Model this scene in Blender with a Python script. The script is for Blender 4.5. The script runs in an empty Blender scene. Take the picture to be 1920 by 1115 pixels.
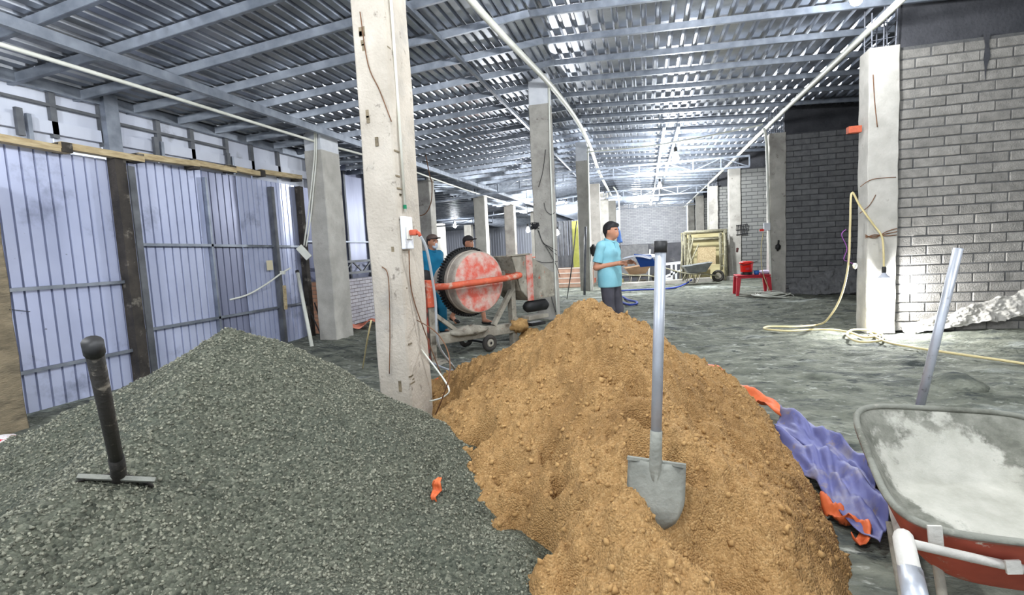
import bpy, bmesh, math, random
import numpy as np
from mathutils import Vector, Matrix, Euler
random.seed(7); rng = np.random.default_rng(7)
scene = bpy.context.scene
COL = scene.collection

# ------------------------------------------------------------------ camera
F, CX, CY, CAMH = 950.0, 960.0, 557.5, 1.38
YAW, PITCH, ROLL = -0.26089, -0.09224, -0.05
_f = Vector((math.sin(YAW)*math.cos(PITCH), math.cos(YAW)*math.cos(PITCH), math.sin(PITCH)))
_r0 = Vector((math.cos(YAW), -math.sin(YAW), 0)); _u0 = _r0.cross(_f)
_r = _r0*math.cos(ROLL) + _u0*math.sin(ROLL); _u = -_r0*math.sin(ROLL) + _u0*math.cos(ROLL)
cam_d = bpy.data.cameras.new('camera'); cam = bpy.data.objects.new('camera', cam_d); COL.objects.link(cam)
cam_d.sensor_width = 36; cam_d.sensor_fit = 'HORIZONTAL'; cam_d.lens = F/1920*36
cam_d.clip_start = 0.05; cam_d.clip_end = 300
mw = Matrix.Identity(4)
for i, c in enumerate((_r, _u, -_f)):
    for k in range(3): mw[k][i] = c[k]
mw[0][3], mw[1][3], mw[2][3] = 0, 0, CAMH
cam.matrix_world = mw
scene.camera = cam

# ------------------------------------------------------------------ world, exposure
world = bpy.data.worlds.new('world'); scene.world = world; world.use_nodes = True
_bg = world.node_tree.nodes['Background']
_bg.inputs[0].default_value = (0.80, 0.89, 1.0, 1); _bg.inputs[1].default_value = 1.15
vs = scene.view_settings
vs.view_transform = 'Standard'; vs.look = 'None'; vs.gamma = 1; vs.use_curve_mapping = False
vs.exposure = 0.18
scene.cycles.use_denoising = True
scene.cycles.max_bounces = 8
scene.cycles.sample_clamp_indirect = 6
BULB_W = 300.0          # radiant power of one big work bulb

# ------------------------------------------------------------------ measuring: where a sight line meets a plane of the place
def ray(px, py): return _f + _r*((px-CX)/F) - _u*((py-CY)/F)
O_ = Vector((0, 0, CAMH))
def at(px, py, Y): v = ray(px, py); return O_ + v*(Y/v.y)
def atx(px, py, X): v = ray(px, py); return O_ + v*(X/v.x)
def on(px, py, z=0): v = ray(px, py); return O_ + v*((z-CAMH)/v.z)
def atd(px, py, d): return O_ + ray(px, py)*d

# ------------------------------------------------------------------ mesh building
class MB:
    def __init__(s): s.v = []; s.f = []
    def add(s, vs_, fs):
        n = len(s.v); s.v += [tuple(v) for v in vs_]; s.f += [tuple(i+n for i in f) for f in fs]; return s
    def box(s, x0, x1, y0, y1, z0, z1, M=None):
        vs_ = [Vector((x, y, z)) for z in (z0, z1) for y in (y0, y1) for x in (x0, x1)]
        if M is not None: vs_ = [M @ v for v in vs_]
        return s.add(vs_, [(0,2,3,1),(4,5,7,6),(0,1,5,4),(2,6,7,3),(0,4,6,2),(1,3,7,5)])
    def bar(s, a, b, w, h, up=(0,0,1)):
        a, b = Vector(a), Vector(b); d = (b-a); L = d.length; d.normalize()
        up = Vector(up)
        if abs(d.dot(up)) > .98: up = Vector((0,1,0))
        sx = d.cross(up).normalized(); u = sx.cross(d)
        vs_ = []
        for p in (a, b):
            for (i, j) in ((-1,-1),(1,-1),(1,1),(-1,1)): vs_.append(p + sx*(i*w/2) + u*(j*h/2))
        return s.add(vs_, [(3,2,1,0),(4,5,6,7),(0,1,5,4),(1,2,6,5),(2,3,7,6),(3,0,4,7)])
    def tube(s, path, r, n=8, closed=False, flat=1.0):
        P = [Vector(p) for p in path]; m = len(P)
        rr = r if hasattr(r, '__len__') else [r]*m
        vs_ = []; ref = None
        for i, p in enumerate(P):
            if closed: t = P[(i+1) % m]-P[i-1]
            else: t = P[min(i+1, m-1)]-P[max(i-1, 0)]
            if t.length < 1e-9: t = Vector((0,0,1))
            t.normalize()
            if ref is None: ref = Vector((0,0,1)) if abs(t.z) < .9 else Vector((0,1,0))
            a = (ref - t*ref.dot(t))
            if a.length < 1e-6: a = t.orthogonal()
            a.normalize(); b = t.cross(a); ref = a
            for k in range(n):
                q = 2*math.pi*k/n; vs_.append(p + a*(math.cos(q)*rr[i]) + b*(math.sin(q)*rr[i]*flat))
        fs = []
        for i in range(m if closed else m-1):
            j = (i+1) % m
            for k in range(n): k2 = (k+1) % n; fs.append((i*n+k, i*n+k2, j*n+k2, j*n+k))
        if not closed: fs.append(tuple(range(n-1, -1, -1))); fs.append(tuple((m-1)*n+k for k in range(n)))
        return s.add(vs_, fs)
    def lathe(s, prof, n=24, M=None, cap=True):
        vs_ = []
        for (r, z) in prof:
            for k in range(n):
                q = 2*math.pi*k/n; v = Vector((r*math.cos(q), r*math.sin(q), z)); vs_.append(M @ v if M is not None else v)
        fs = []
        m = len(prof)
        for i in range(m-1):
            for k in range(n): k2 = (k+1) % n; fs.append((i*n+k, i*n+k2, (i+1)*n+k2, (i+1)*n+k))
        if cap: fs.append(tuple(range(n-1, -1, -1))); fs.append(tuple((m-1)*n+k for k in range(n)))
        return s.add(vs_, fs)
    def prism(s, poly, d, M=None):
        n = len(poly); vs_ = []
        for z in (0, d):
            for (x, y) in poly: v = Vector((x, y, z)); vs_.append(M @ v if M is not None else v)
        fs = [tuple(range(n-1, -1, -1)), tuple(range(n, 2*n))] + [(i, (i+1) % n, n+(i+1) % n, n+i) for i in range(n)]
        return s.add(vs_, fs)
    def mesh(s, name, mat_=None, smooth=False):
        me = bpy.data.meshes.new(name); me.from_pydata(s.v, [], s.f); me.update()
        if smooth: me.polygons.foreach_set('use_smooth', [True]*len(me.polygons))
        if mat_: me.materials.append(mat_)
        return me
    def build(s, name, mat_, parent=None, smooth=False, bevel=0):
        o = bpy.data.objects.new(name, s.mesh(name, mat_, smooth)); COL.objects.link(o)
        if parent: o.parent = parent
        if bevel:
            b = o.modifiers.new('bevel', 'BEVEL'); b.width = bevel; b.segments = 2; b.limit_method = 'ANGLE'
        return o
def link(name, me, parent=None):
    o = bpy.data.objects.new(name, me); COL.objects.link(o)
    if parent: o.parent = parent
    return o
def tag(o, label=None, cat=None, group=None, kind=None):
    if label: o['label'] = label
    if cat: o['category'] = cat
    if group: o['group'] = group
    if kind: o['kind'] = kind
    return o
def thing(name, label, cat, loc=(0,0,0), group=None, rz=0):
    o = bpy.data.objects.new(name, None); COL.objects.link(o); o.empty_display_size = .1
    o.location = loc; o.rotation_euler = (0, 0, rz)
    return tag(o, label, cat, group)
def struct(name, loc=(0,0,0)):
    o = bpy.data.objects.new(name, None); COL.objects.link(o); o.location = loc; o['kind'] = 'structure'; return o
def smooth_path(pts, n=6):
    P = [Vector(p) for p in pts]; out = []
    for i in range(len(P)-1):
        p0, p1, p2, p3 = P[max(i-1,0)], P[i], P[i+1], P[min(i+2, len(P)-1)]
        for k in range(n):
            t = k/n
            out.append(.5*((2*p1)+(p2-p0)*t+(2*p0-5*p1+4*p2-p3)*t*t+(3*p1-p0-3*p2+p3)*t**3))
    out.append(P[-1]); return out
def grid_mesh(name, X, Y, Z, mat_, keep=None, smooth=True):
    ny, nx = Z.shape
    co = np.stack([X, Y, Z], -1).reshape(-1, 3)
    idx = np.arange(nx*ny).reshape(ny, nx)
    q = np.stack([idx[:-1,:-1], idx[:-1,1:], idx[1:,1:], idx[1:,:-1]], -1)
    if keep is not None:
        k = keep[:-1,:-1] | keep[:-1,1:] | keep[1:,1:] | keep[1:,:-1]; q = q[k]
    q = q.reshape(-1, 4)
    used = np.unique(q); remap = -np.ones(nx*ny, int); remap[used] = np.arange(len(used))
    co = co[used]; q = remap[q]
    me = bpy.data.meshes.new(name)
    me.vertices.add(len(co)); me.vertices.foreach_set('co', co.astype(np.float32).ravel())
    me.loops.add(q.size); me.loops.foreach_set('vertex_index', q.astype(np.int32).ravel())
    me.polygons.add(len(q)); me.polygons.foreach_set('loop_start', np.arange(0, q.size, 4, dtype=np.int32))
    me.polygons.foreach_set('loop_total', np.full(len(q), 4, dtype=np.int32))
    if smooth: me.polygons.foreach_set('use_smooth', np.ones(len(q), bool))
    me.update(calc_edges=True); me.validate()
    me.materials.append(mat_)
    return me
def np_mesh(name, co, tris, mat_, smooth=False):
    me = bpy.data.meshes.new(name); k = tris.shape[1]
    me.vertices.add(len(co)); me.vertices.foreach_set('co', co.astype(np.float32).ravel())
    me.loops.add(tris.size); me.loops.foreach_set('vertex_index', tris.astype(np.int32).ravel())
    me.polygons.add(len(tris)); me.polygons.foreach_set('loop_start', np.arange(0, tris.size, k, dtype=np.int32))
    me.polygons.foreach_set('loop_total', np.full(len(tris), k, dtype=np.int32))
    if smooth: me.polygons.foreach_set('use_smooth', np.ones(len(tris), bool))
    me.update(calc_edges=True)
    me.materials.append(mat_); return me
# value noise in numpy
_perm = rng.random((256, 256))
def vnoise(x, y):
    xi = np.floor(x).astype(int); yi = np.floor(y).astype(int); fx = x-xi; fy = y-yi
    fx = fx*fx*(3-2*fx); fy = fy*fy*(3-2*fy)
    g = lambda a, b: _perm[a & 255, b & 255]
    return (g(xi,yi)*(1-fx)+g(xi+1,yi)*fx)*(1-fy)+(g(xi,yi+1)*(1-fx)+g(xi+1,yi+1)*fx)*fy - .5
def fbm(x, y, s, octv=4, gain=.5):
    o = 0; a = 1
    for i in range(octv): o = o + a*vnoise(x*s+17.3*i, y*s+5.1*i); s *= 2.03; a *= gain
    return o

# ------------------------------------------------------------------ materials
def lin(c):
    return tuple(((v/255)/12.92 if v/255 <= .04045 else ((v/255+.055)/1.055)**2.4) for v in c) + (1,)
MATS = {}
def mat(name, c1, c2=None, rough=.8, metal=0, scale=5, detail=6, bump=0, bscale=40, spot=None, sscale=2, slo=.52, shi=.6, rand=0, stretch=(1,1,1), spec=.4, local=False, nrough=.55):
    m = bpy.data.materials.new(name); m.use_nodes = True; nt = m.node_tree; N = nt.nodes; L = nt.links
    bs = N['Principled BSDF']; bs.inputs['Roughness'].default_value = rough; bs.inputs['Metallic'].default_value = metal
    bs.inputs['Specular IOR Level'].default_value = spec
    if local: tc = N.new('ShaderNodeTexCoord'); src = tc.outputs['Object']
    else: tc = N.new('ShaderNodeNewGeometry'); src = tc.outputs['Position']
    mp = N.new('ShaderNodeMapping'); mp.inputs['Scale'].default_value = stretch; L.new(src, mp.inputs[0]); src = mp.outputs[0]
    nz = N.new('ShaderNodeTexNoise'); nz.inputs['Scale'].default_value = scale; nz.inputs['Detail'].default_value = detail
    nz.inputs['Roughness'].default_value = nrough
    L.new(src, nz.inputs['Vector'])
    cr = N.new('ShaderNodeValToRGB'); cr.color_ramp.elements[0].position = .33; cr.color_ramp.elements[1].position = .67
    cr.color_ramp.elements[0].color = lin(c1); cr.color_ramp.elements[1].color = lin(c2 or c1)
    L.new(nz.outputs['Fac'], cr.inputs[0]); out = cr.outputs[0]
    if spot:
        for i, (sc_, col_, lo, hi) in enumerate(spot if isinstance(spot, list) else [(sscale, spot, slo, shi)]):
            n2 = N.new('ShaderNodeTexNoise'); n2.inputs['Scale'].default_value = sc_; n2.inputs['Detail'].default_value = 7; n2.inputs['Roughness'].default_value = .65
            m2 = N.new('ShaderNodeMapping'); m2.inputs['Location'].default_value = (13.7*(i+1), 4.1, 7.7); L.new(src, m2.inputs[0]); L.new(m2.outputs[0], n2.inputs['Vector'])
            r2 = N.new('ShaderNodeValToRGB'); r2.color_ramp.elements[0].position = lo; r2.color_ramp.elements[1].position = hi
            L.new(n2.outputs['Fac'], r2.inputs[0])
            mx = N.new('ShaderNodeMix'); mx.data_type = 'RGBA'; L.new(r2.outputs[0], mx.inputs[0]); L.new(out, mx.inputs[6]); mx.inputs[7].default_value = lin(col_)
            out = mx.outputs[2]
    if rand:
        oi = N.new('ShaderNodeObjectInfo'); mr = N.new('ShaderNodeMapRange'); mr.inputs[3].default_value = 1-rand; mr.inputs[4].default_value = 1+rand
        L.new(oi.outputs['Random'], mr.inputs[0]); hv = N.new('ShaderNodeHueSaturation'); L.new(mr.outputs[0], hv.inputs['Value']); L.new(out, hv.inputs['Color']); out = hv.outputs[0]
    L.new(out, bs.inputs['Base Color'])
    if bump:
        nb = N.new('ShaderNodeTexNoise'); nb.inputs['Scale'].default_value = bscale; nb.inputs['Detail'].default_value = 5; L.new(src, nb.inputs['Vector'])
        bp = N.new('ShaderNodeBump'); bp.inputs['Strength'].default_value = bump; bp.inputs['Distance'].default_value = .02
        L.new(nb.outputs['Fac'], bp.inputs['Height']); L.new(bp.outputs[0], bs.inputs['Normal'])
    MATS[name] = m; return m
def emit(name, c, s):
    m = bpy.data.materials.new(name); m.use_nodes = True; bs = m.node_tree.nodes['Principled BSDF']
    bs.inputs['Base Color'].default_value = (1,1,1,1); bs.inputs['Emission Color'].default_value = lin(c); bs.inputs['Emission Strength'].default_value = s; return m
def grain_mat(name, cols, vs1, bump, dist, base_var=None, rough=.9):
    m = bpy.data.materials.new(name); m.use_nodes = True; nt = m.node_tree; N = nt.nodes; L = nt.links
    bs = N['Principled BSDF']; bs.inputs['Roughness'].default_value = rough; bs.inputs['Specular IOR Level'].default_value = .25
    g = N.new('ShaderNodeNewGeometry')
    vo = N.new('ShaderNodeTexVoronoi'); vo.inputs['Scale'].default_value = vs1; L.new(g.outputs['Position'], vo.inputs['Vector'])
    sp = N.new('ShaderNodeSeparateColor'); L.new(vo.outputs['Color'], sp.inputs[0])
    cr = N.new('ShaderNodeValToRGB'); el = cr.color_ramp.elements
    while len(el) < len(cols): el.new(.5)
    for i, c in enumerate(cols): el[i].position = i/(len(cols)-1); el[i].color = lin(c)
    L.new(sp.outputs[0], cr.inputs[0]); out = cr.outputs[0]
    if base_var:
        for (sc_, col_, lo, hi, amt) in base_var:
            nz = N.new('ShaderNodeTexNoise'); nz.inputs['Scale'].default_value = sc_; nz.inputs['Detail'].default_value = 6; L.new(g.outputs['Position'], nz.inputs['Vector'])
            mr = N.new('ShaderNodeMapRange'); mr.inputs[1].default_value = lo; mr.inputs[2].default_value = hi; mr.inputs[4].default_value = amt
            L.new(nz.outputs['Fac'], mr.inputs[0]); mx = N.new('ShaderNodeMix'); mx.data_type = 'RGBA'; L.new(mr.outputs[0], mx.inputs[0]); L.new(out, mx.inputs[6]); mx.inputs[7].default_value = lin(col_); out = mx.outputs[2]
    L.new(out, bs.inputs['Base Color'])
    bp = N.new('ShaderNodeBump'); bp.inputs['Strength'].default_value = bump; bp.inputs['Distance'].default_value = dist; bp.invert = True
    L.new(vo.outputs['Distance'], bp.inputs['Height']); L.new(bp.outputs[0], bs.inputs['Normal'])
    MATS[name] = m; return m
def brick_tex(name, c1, c2, cm, bw, bh, axis='XZ', bump=.6):
    m = bpy.data.materials.new(name); m.use_nodes = True; nt = m.node_tree; N = nt.nodes; L = nt.links
    bs = N['Principled BSDF']; bs.inputs['Roughness'].default_value = .9; bs.inputs['Specular IOR Level'].default_value = .2
    g = N.new('ShaderNodeNewGeometry'); sx = N.new('ShaderNodeSeparateXYZ'); L.new(g.outputs['Position'], sx.inputs[0])
    cb = N.new('ShaderNodeCombineXYZ'); L.new(sx.outputs[axis[0]], cb.inputs[0]); L.new(sx.outputs['Z'], cb.inputs[1])
    b = N.new('ShaderNodeTexBrick'); b.inputs['Scale'].default_value = 1; b.inputs['Brick Width'].default_value = bw; b.inputs['Row Height'].default_value = bh
    b.inputs['Mortar Size'].default_value = bh*.09; b.inputs['Mortar Smooth'].default_value = .3; b.inputs['Bias'].default_value = 0
    b.inputs['Color1'].default_value = lin(c1); b.inputs['Color2'].default_value = lin(c2); b.inputs['Mortar'].default_value = lin(cm)
    L.new(cb.outputs[0], b.inputs['Vector']); L.new(b.outputs['Color'], bs.inputs['Base Color'])
    bp = N.new('ShaderNodeBump'); bp.inputs['Strength'].default_value = bump; bp.inputs['Distance'].default_value = .02; bp.invert = True
    L.new(b.outputs['Fac'], bp.inputs['Height']); L.new(bp.outputs[0], bs.inputs['Normal']); MATS[name] = m; return m

M_floor = mat('wet_sandy_ground', (78,81,74), (138,140,126), rough=.92, scale=2.4, detail=9, bump=1.0, bscale=26, spot=[(.55,(180,184,178),.57,.74),(1.5,(70,74,72),.54,.68),(5,(66,70,68),.55,.66),(8,(172,174,164),.58,.7)], stretch=(1,2.1,1), nrough=.68, spec=.2)
M_gravel = grain_mat('gravel', [(56,59,50),(84,86,74),(100,102,88),(70,72,62),(128,128,112)], 95, 1.0, .012, [(2.2, (70,76,68), .45, .7, .35)])
M_stone = mat('gravel_stone', (54,55,46), (150,149,131), rough=.9, scale=70, detail=3)
M_sand = grain_mat('yellow_sand', [(138,106,66),(168,132,86),(150,116,72),(178,144,98)], 130, .8, .008, [(1.6, (118,86,50), .5, .68, .6), (6, (112,82,50), .55, .72, .4)])
M_clod = mat('sand_clod', (146,112,68), (180,144,94), rough=.95, scale=30, detail=3)
M_concrete = mat('cast_concrete', (196,187,174), (174,165,152), rough=.9, scale=3, bump=.35, bscale=45, spot=[(1.6,(150,146,140),.55,.75),(9,(128,120,110),.62,.7)], spec=.2)
M_concrete_d = mat('grey_concrete', (188,184,176), (164,160,152), rough=.9, scale=3, bump=.35, bscale=40, spot=[(1.4,(136,132,126),.52,.72),(8,(112,106,100),.62,.72)], spec=.2)
M_conc_pale = mat('pale_concrete', (196,192,184), (172,168,160), rough=.9, scale=4, bump=.25, bscale=40, spot=[(7,(160,152,144),.62,.74)], spec=.2)  # paler concrete tone, shared with pipes and nosings
M_white_cap = mat('white_plaster', (226,228,232), (210,212,218), rough=.8, scale=6)
M_earth_col = mat('muddy_concrete', (146,132,108), (112,102,84), rough=.95, scale=4, bump=.5, bscale=30, spot=[(3,(92,84,70),.5,.7)], stretch=(1,1,3))
M_block = mat('cement_brick', (150,146,140), (126,123,118), rough=.92, scale=9, bump=.5, bscale=60, rand=.12, spec=.2, local=False)
M_block_d = mat('dark_cement_brick', (128,128,128), (106,106,108), rough=.92, scale=9, bump=.5, bscale=60, rand=.12, spec=.2)
M_mortar = mat('mortar_joint', (100,99,98), (84,84,84), rough=.95, scale=12, bump=.4)
M_mortar_d = mat('dark_mortar_joint', (82,82,84), (68,68,71), rough=.95, scale=12, bump=.4)
M_darkwall = mat('dark_wall', (74,74,78), (56,57,61), rough=.95, scale=3, bump=.6, bscale=25)  # dark tone of the wall band below the roof and the crack
M_galv = mat('galvanised_roof_sheet', (190,194,202), (140,144,152), rough=.30, metal=.85, scale=1.6, spot=[(.8,(120,122,128),.56,.7)], spec=.5)
M_steel = mat('galvanised_channel', (150,156,166), (118,124,134), rough=.42, metal=.6, scale=6)
M_steel_d = mat('weathered_steel', (112,114,118), (82,84,88), rough=.55, metal=.4, scale=5)
M_clad = mat('blue_grey_cladding', (204,210,236), (180,187,216), rough=.30, metal=.25, scale=.9, spot=[(1.3,(138,144,170),.56,.7),(14,(110,114,130),.68,.74)], spec=.5)
M_clad_s = mat('darker_cladding', (150,154,178), (118,122,146), rough=.34, metal=.25, scale=1.1, stretch=(1,3,.4))  # darker cladding tone on one panel and the low-wall sheets
M_clad_d = mat('dark_seam', (74,78,96), (58,60,74), rough=.6, scale=4)
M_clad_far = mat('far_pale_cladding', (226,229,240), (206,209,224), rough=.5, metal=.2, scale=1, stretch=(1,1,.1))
M_panel = mat('white_panel', (208,212,224), (184,188,202), rough=.5, scale=1.2, spot=[(2,(150,152,160),.58,.7)])
M_wood = mat('plank_wood', (204,186,148), (164,142,106), rough=.8, scale=6, stretch=(6,1,6), bump=.2)
M_wood_d = mat('dark_post', (74,68,62), (48,45,43), rough=.9, scale=5, spot=[(5,(128,122,112),.56,.66)], bump=.4)
M_pvc = mat('white_conduit', (232,232,222), (212,212,200), rough=.5, scale=4)
M_cable_y = mat('cream_cable', (226,210,160), (206,188,138), rough=.6, scale=5)
M_wire_b = mat('black_wire', (34,34,36), (50,50,52), rough=.6)
M_rust = mat('rusty_rebar', (128,92,66), (96,68,50), rough=.9, scale=20)
M_rebar = mat('grey_rebar', (128,130,138), (96,98,106), rough=.6, metal=.4, scale=20)
M_bulb = emit('bulb_glass_lit', (246,250,255), 60)
M_black = mat('black_plastic', (30,30,31), (44,43,42), rough=.55, scale=8)
M_tube = mat('shovel_tube', (190,194,202), (152,154,160), rough=.42, metal=.4, scale=5, spot=[(12,(90,84,76),.6,.7)])
M_tube_d = mat('dirty_dark_tube', (58,54,50), (38,36,34), rough=.7, scale=7, spot=[(14,(136,128,116),.56,.66)], bump=.3)
M_blade = mat('cement_coated_blade', (150,150,140), (116,116,108), rough=.85, scale=9, bump=.3, spot=[(7,(84,80,72),.6,.7)])
M_traydry = mat('dried_cement', (134,134,124), (112,112,102), rough=.9, scale=4, bump=.3, spot=[(3.5,(94,94,84),.5,.62),(11,(150,146,134),.6,.7)])
M_traypale = mat('pale_cement_crust', (178,175,164), (156,154,142), rough=.9, scale=5, bump=.4, spot=[(9,(150,146,132),.58,.68)])
def crust_mat():
    m = bpy.data.materials.new('tray_with_cement_crust'); m.use_nodes = True; N = m.node_tree.nodes; L = m.node_tree.links; bs = N['Principled BSDF']; bs.inputs['Roughness'].default_value = .92
    g = N.new('ShaderNodeNewGeometry'); at_ = N.new('ShaderNodeAttribute'); at_.attribute_name = 'crust'
    def noise(s, d=7, r=.65):
        n = N.new('ShaderNodeTexNoise'); n.inputs['Scale'].default_value = s; n.inputs['Detail'].default_value = d; n.inputs['Roughness'].default_value = r; L.new(g.outputs['Position'], n.inputs['Vector']); return n.outputs['Fac']
    def ramp(f, a, ca, b, cb):
        r = N.new('ShaderNodeValToRGB'); r.color_ramp.elements[0].position = a; r.color_ramp.elements[1].position = b; r.color_ramp.elements[0].color = ca; r.color_ramp.elements[1].color = cb; L.new(f, r.inputs[0]); return r.outputs[0]
    ad = N.new('ShaderNodeMath'); ad.operation = 'MULTIPLY_ADD'; L.new(noise(9), ad.inputs[0]); ad.inputs[1].default_value = 1.1; L.new(at_.outputs['Fac'], ad.inputs[2])
    k = ramp(ad.outputs[0], .62, (0,0,0,1), .74, (1,1,1,1))
    mx = N.new('ShaderNodeMix'); mx.data_type = 'RGBA'; L.new(k, mx.inputs[0]); L.new(ramp(noise(14), .35, lin((96,96,86)), .65, lin((134,133,122))), mx.inputs[6]); L.new(ramp(noise(6), .35, lin((158,156,144)), .65, lin((186,183,172))), mx.inputs[7])
    L.new(mx.outputs[2], bs.inputs['Base Color'])
    bp = N.new('ShaderNodeBump'); bp.inputs['Strength'].default_value = .5; bp.inputs['Distance'].default_value = .01; L.new(noise(60, 4), bp.inputs['Height']); L.new(bp.outputs[0], bs.inputs['Normal']); return m
M_crust = crust_mat()
M_trayred = mat('red_tray_paint', (178,84,62), (146,66,50), rough=.7, scale=6, spot=[(8,(160,140,120),.58,.66),(20,(196,190,176),.64,.7)])
M_orange = mat('orange_paint', (206,98,68), (180,80,58), rough=.7, scale=6, spot=[(9,(186,164,146),.54,.68)])
M_drum = mat('drum_paint', (204,178,168), (186,158,146), rough=.75, scale=7, spot=[(7,(200,92,76),.40,.62),(16,(150,70,56),.62,.7)], nrough=.7)
M_drum_w = mat('drum_cement', (178,168,156), (150,140,128), rough=.85, scale=7, bump=.3, spot=[(6,(120,108,96),.56,.7)])
M_cemgrey = mat('cement_splashed_steel', (164,158,144), (128,122,110), rough=.88, scale=6, bump=.4, spot=[(7,(96,88,78),.56,.68),(12,(168,84,62),.63,.7)])
M_gear = mat('black_gear', (34,34,34), (24,24,24), rough=.6)
M_tire = mat('rubber', (44,42,40), (70,66,60), rough=.85, scale=9)
M_tarp = mat('blue_tarp', (110,112,158), (88,90,138), rough=.6, scale=6, spot=[(4,(134,128,140),.52,.7),(9,(140,120,92),.6,.7)])
M_hem = mat('orange_hem', (222,112,62), (196,92,50), rough=.6, scale=9)
M_redpl = mat('red_plastic', (196,44,58), (176,36,50), rough=.4, scale=3)
M_redbk = mat('scarlet_plastic', (232,40,28), (220,34,24), rough=.35, scale=3)
M_blue = mat('blue_plastic', (50,110,190), (40,96,170), rough=.5)
M_skin = mat('skin', (190,136,108), (178,122,96), rough=.6, scale=8)
M_hair = mat('black_hair', (26,24,26), (38,36,38), rough=.6, scale=20)
M_shirt = mat('light_blue_polo', (136,190,202), (120,178,192), rough=.85, scale=5, bump=.15, bscale=8)
M_shirt2 = mat('teal_work_shirt', (12,112,148), (8,92,128), rough=.85, scale=5, bump=.2, bscale=9)
M_pants = mat('charcoal_trousers', (74,72,80), (58,57,64), rough=.9, scale=5, bump=.2, bscale=9)
M_pants2 = mat('teal_trousers', (14,96,124), (10,76,104), rough=.9, scale=5)
M_shirt3 = mat('grey_tshirt', (150,138,132), (128,118,114), rough=.9, scale=5)
M_shorts = mat('dark_shorts', (66,60,60), (52,48,48), rough=.9)
M_paper = mat('paper', (236,238,244), (222,226,236), rough=.7)
M_folder = mat('blue_folder', (28,70,140), (22,58,122), rough=.5)
M_brickred = mat('red_clay', (196,100,72), (170,84,60), rough=.9, scale=9, bump=.3)
M_ply = mat('plywood', (204,194,150), (180,168,126), rough=.8, scale=2, stretch=(1,1,4))
M_bamboo = mat('scaffold_tube', (168,162,136), (118,114,96), rough=.6, metal=.2, scale=9)
M_yellow = mat('yellow_green_sheet', (226,226,120), (206,206,104), rough=.7)
M_lowdark = mat('unplastered_low_wall', (92,92,96), (70,70,74), rough=.95, scale=3, bump=.4, spot=[(2,(120,118,116),.55,.68)])
M_bt_back = brick_tex('grey_brick_far', (186,186,188), (168,168,172), (138,138,144), .36, .13, 'XZ', .5)
M_bt_part = brick_tex('grey_brick_partition', (140,140,136), (124,124,122), (92,92,92), .36, .13, 'XZ', .7)
M_bt_low = brick_tex('whitewashed_brick', (206,202,206), (186,182,190), (130,120,120), .22, .075, 'YZ', .8)
M_bt_red = brick_tex('bare_red_brick', (186,136,108), (164,116,92), (140,120,106), .22, .075, 'XZ', .8)

# ================================================================== STRUCTURE
# ---- ground
def axis(segs):
    out = []
    for a, b, st in segs: out += list(np.arange(a, b, st))
    return np.array(out+[segs[-1][1]])
gx = axis([(-22,-7,.5),(-7,5.5,.045),(5.5,9,.35)]); gy = axis([(-2,1,.2),(1,12,.045),(12,22,.12),(22,44,.5)])
GX, GY = np.meshgrid(gx, gy)
def ground_h(x, y):
    z = .06*fbm(x, y, .9, 3) + .04*fbm(x*1.0, y*2.0, 3.0, 5, .65)
    return z*np.clip(1.2-.02*y, .4, 1)
GZ = ground_h(GX, GY)
floor = link('floor', grid_mesh('floor', GX, GY, GZ, M_floor)); floor['kind'] = 'structure'

def adopt(o, parent):
    bpy.context.view_layer.update(); o.parent = parent; o.matrix_parent_inverse = parent.matrix_world.inverted(); return o
# ---- roof
XR = -1.5                                   # ridge
def roofz(x):
    return float(np.interp(x, [-22, -6.1, -5.05, XR, 3.0, 8.2], [3.2, 3.33, 3.62, 4.74, 4.44, 4.12]))
ceiling = struct('ceiling')
def roof_sheet(x0, x1, y0, y1):
    pit = .115 if x1 < XR+.01 else .19; n = max(1, round((x1-x0)/pit)); p = (x1-x0)/n; pts = []
    for i in range(n):
        a = x0+i*p
        pts += [(a, 0), (a+p*.55, 0), (a+p*.68, .045), (a+p*.87, .045)]
    pts.append((x1, 0))
    m = MB(); vs_ = []
    for (y) in (y0, y1):
        for (x, h) in pts: vs_.append((x, y, roofz(x)+h))
    k = len(pts); m.add(vs_, [(i, i+1, k+i+1, k+i) for i in range(k-1)])
    return m.build('roof_sheet', M_galv, ceiling)
for (a, b, ya, yb) in [(-6.1, -5.1, -2, 43)] + [(-5.1+.9*i, -5.1+.9*(i+1), -2, 43) for i in range(4)] + [(XR+i, XR+i+1, -2, 43) for i in range(10)] + [(-22+2*i+(.1 if i else 0), -20+2*i+.1, 9.2, 43) for i in range(8)]:
    ys = np.linspace(ya, yb, 5)
    for j in range(4): roof_sheet(a, min(b, 8.2), ys[j], ys[j+1]+.06)
def purlin(a, b):
    m = MB(); a, b = Vector(a), Vector(b)
    m.bar(a, b, .008, .09); off = Vector((0, .025, 0))
    m.bar(a+off+Vector((0,0,.044)), b+off+Vector((0,0,.044)), .045, .006); m.bar(a+off-Vector((0,0,.044)), b+off-Vector((0,0,.044)), .045, .006)
    return m.build('purlin', M_steel, ceiling)
for i in range(46):
    Y = -.7+i*1.0
    if Y > 42.8: break
    purlin((XR, Y+.02, roofz(XR)-.06), (3.0, Y-.3, roofz(3.0)-.06))
    purlin((3.0, Y-.3, roofz(3.0)-.06), (8.2, Y-.45, roofz(8.2)-.06))
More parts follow.
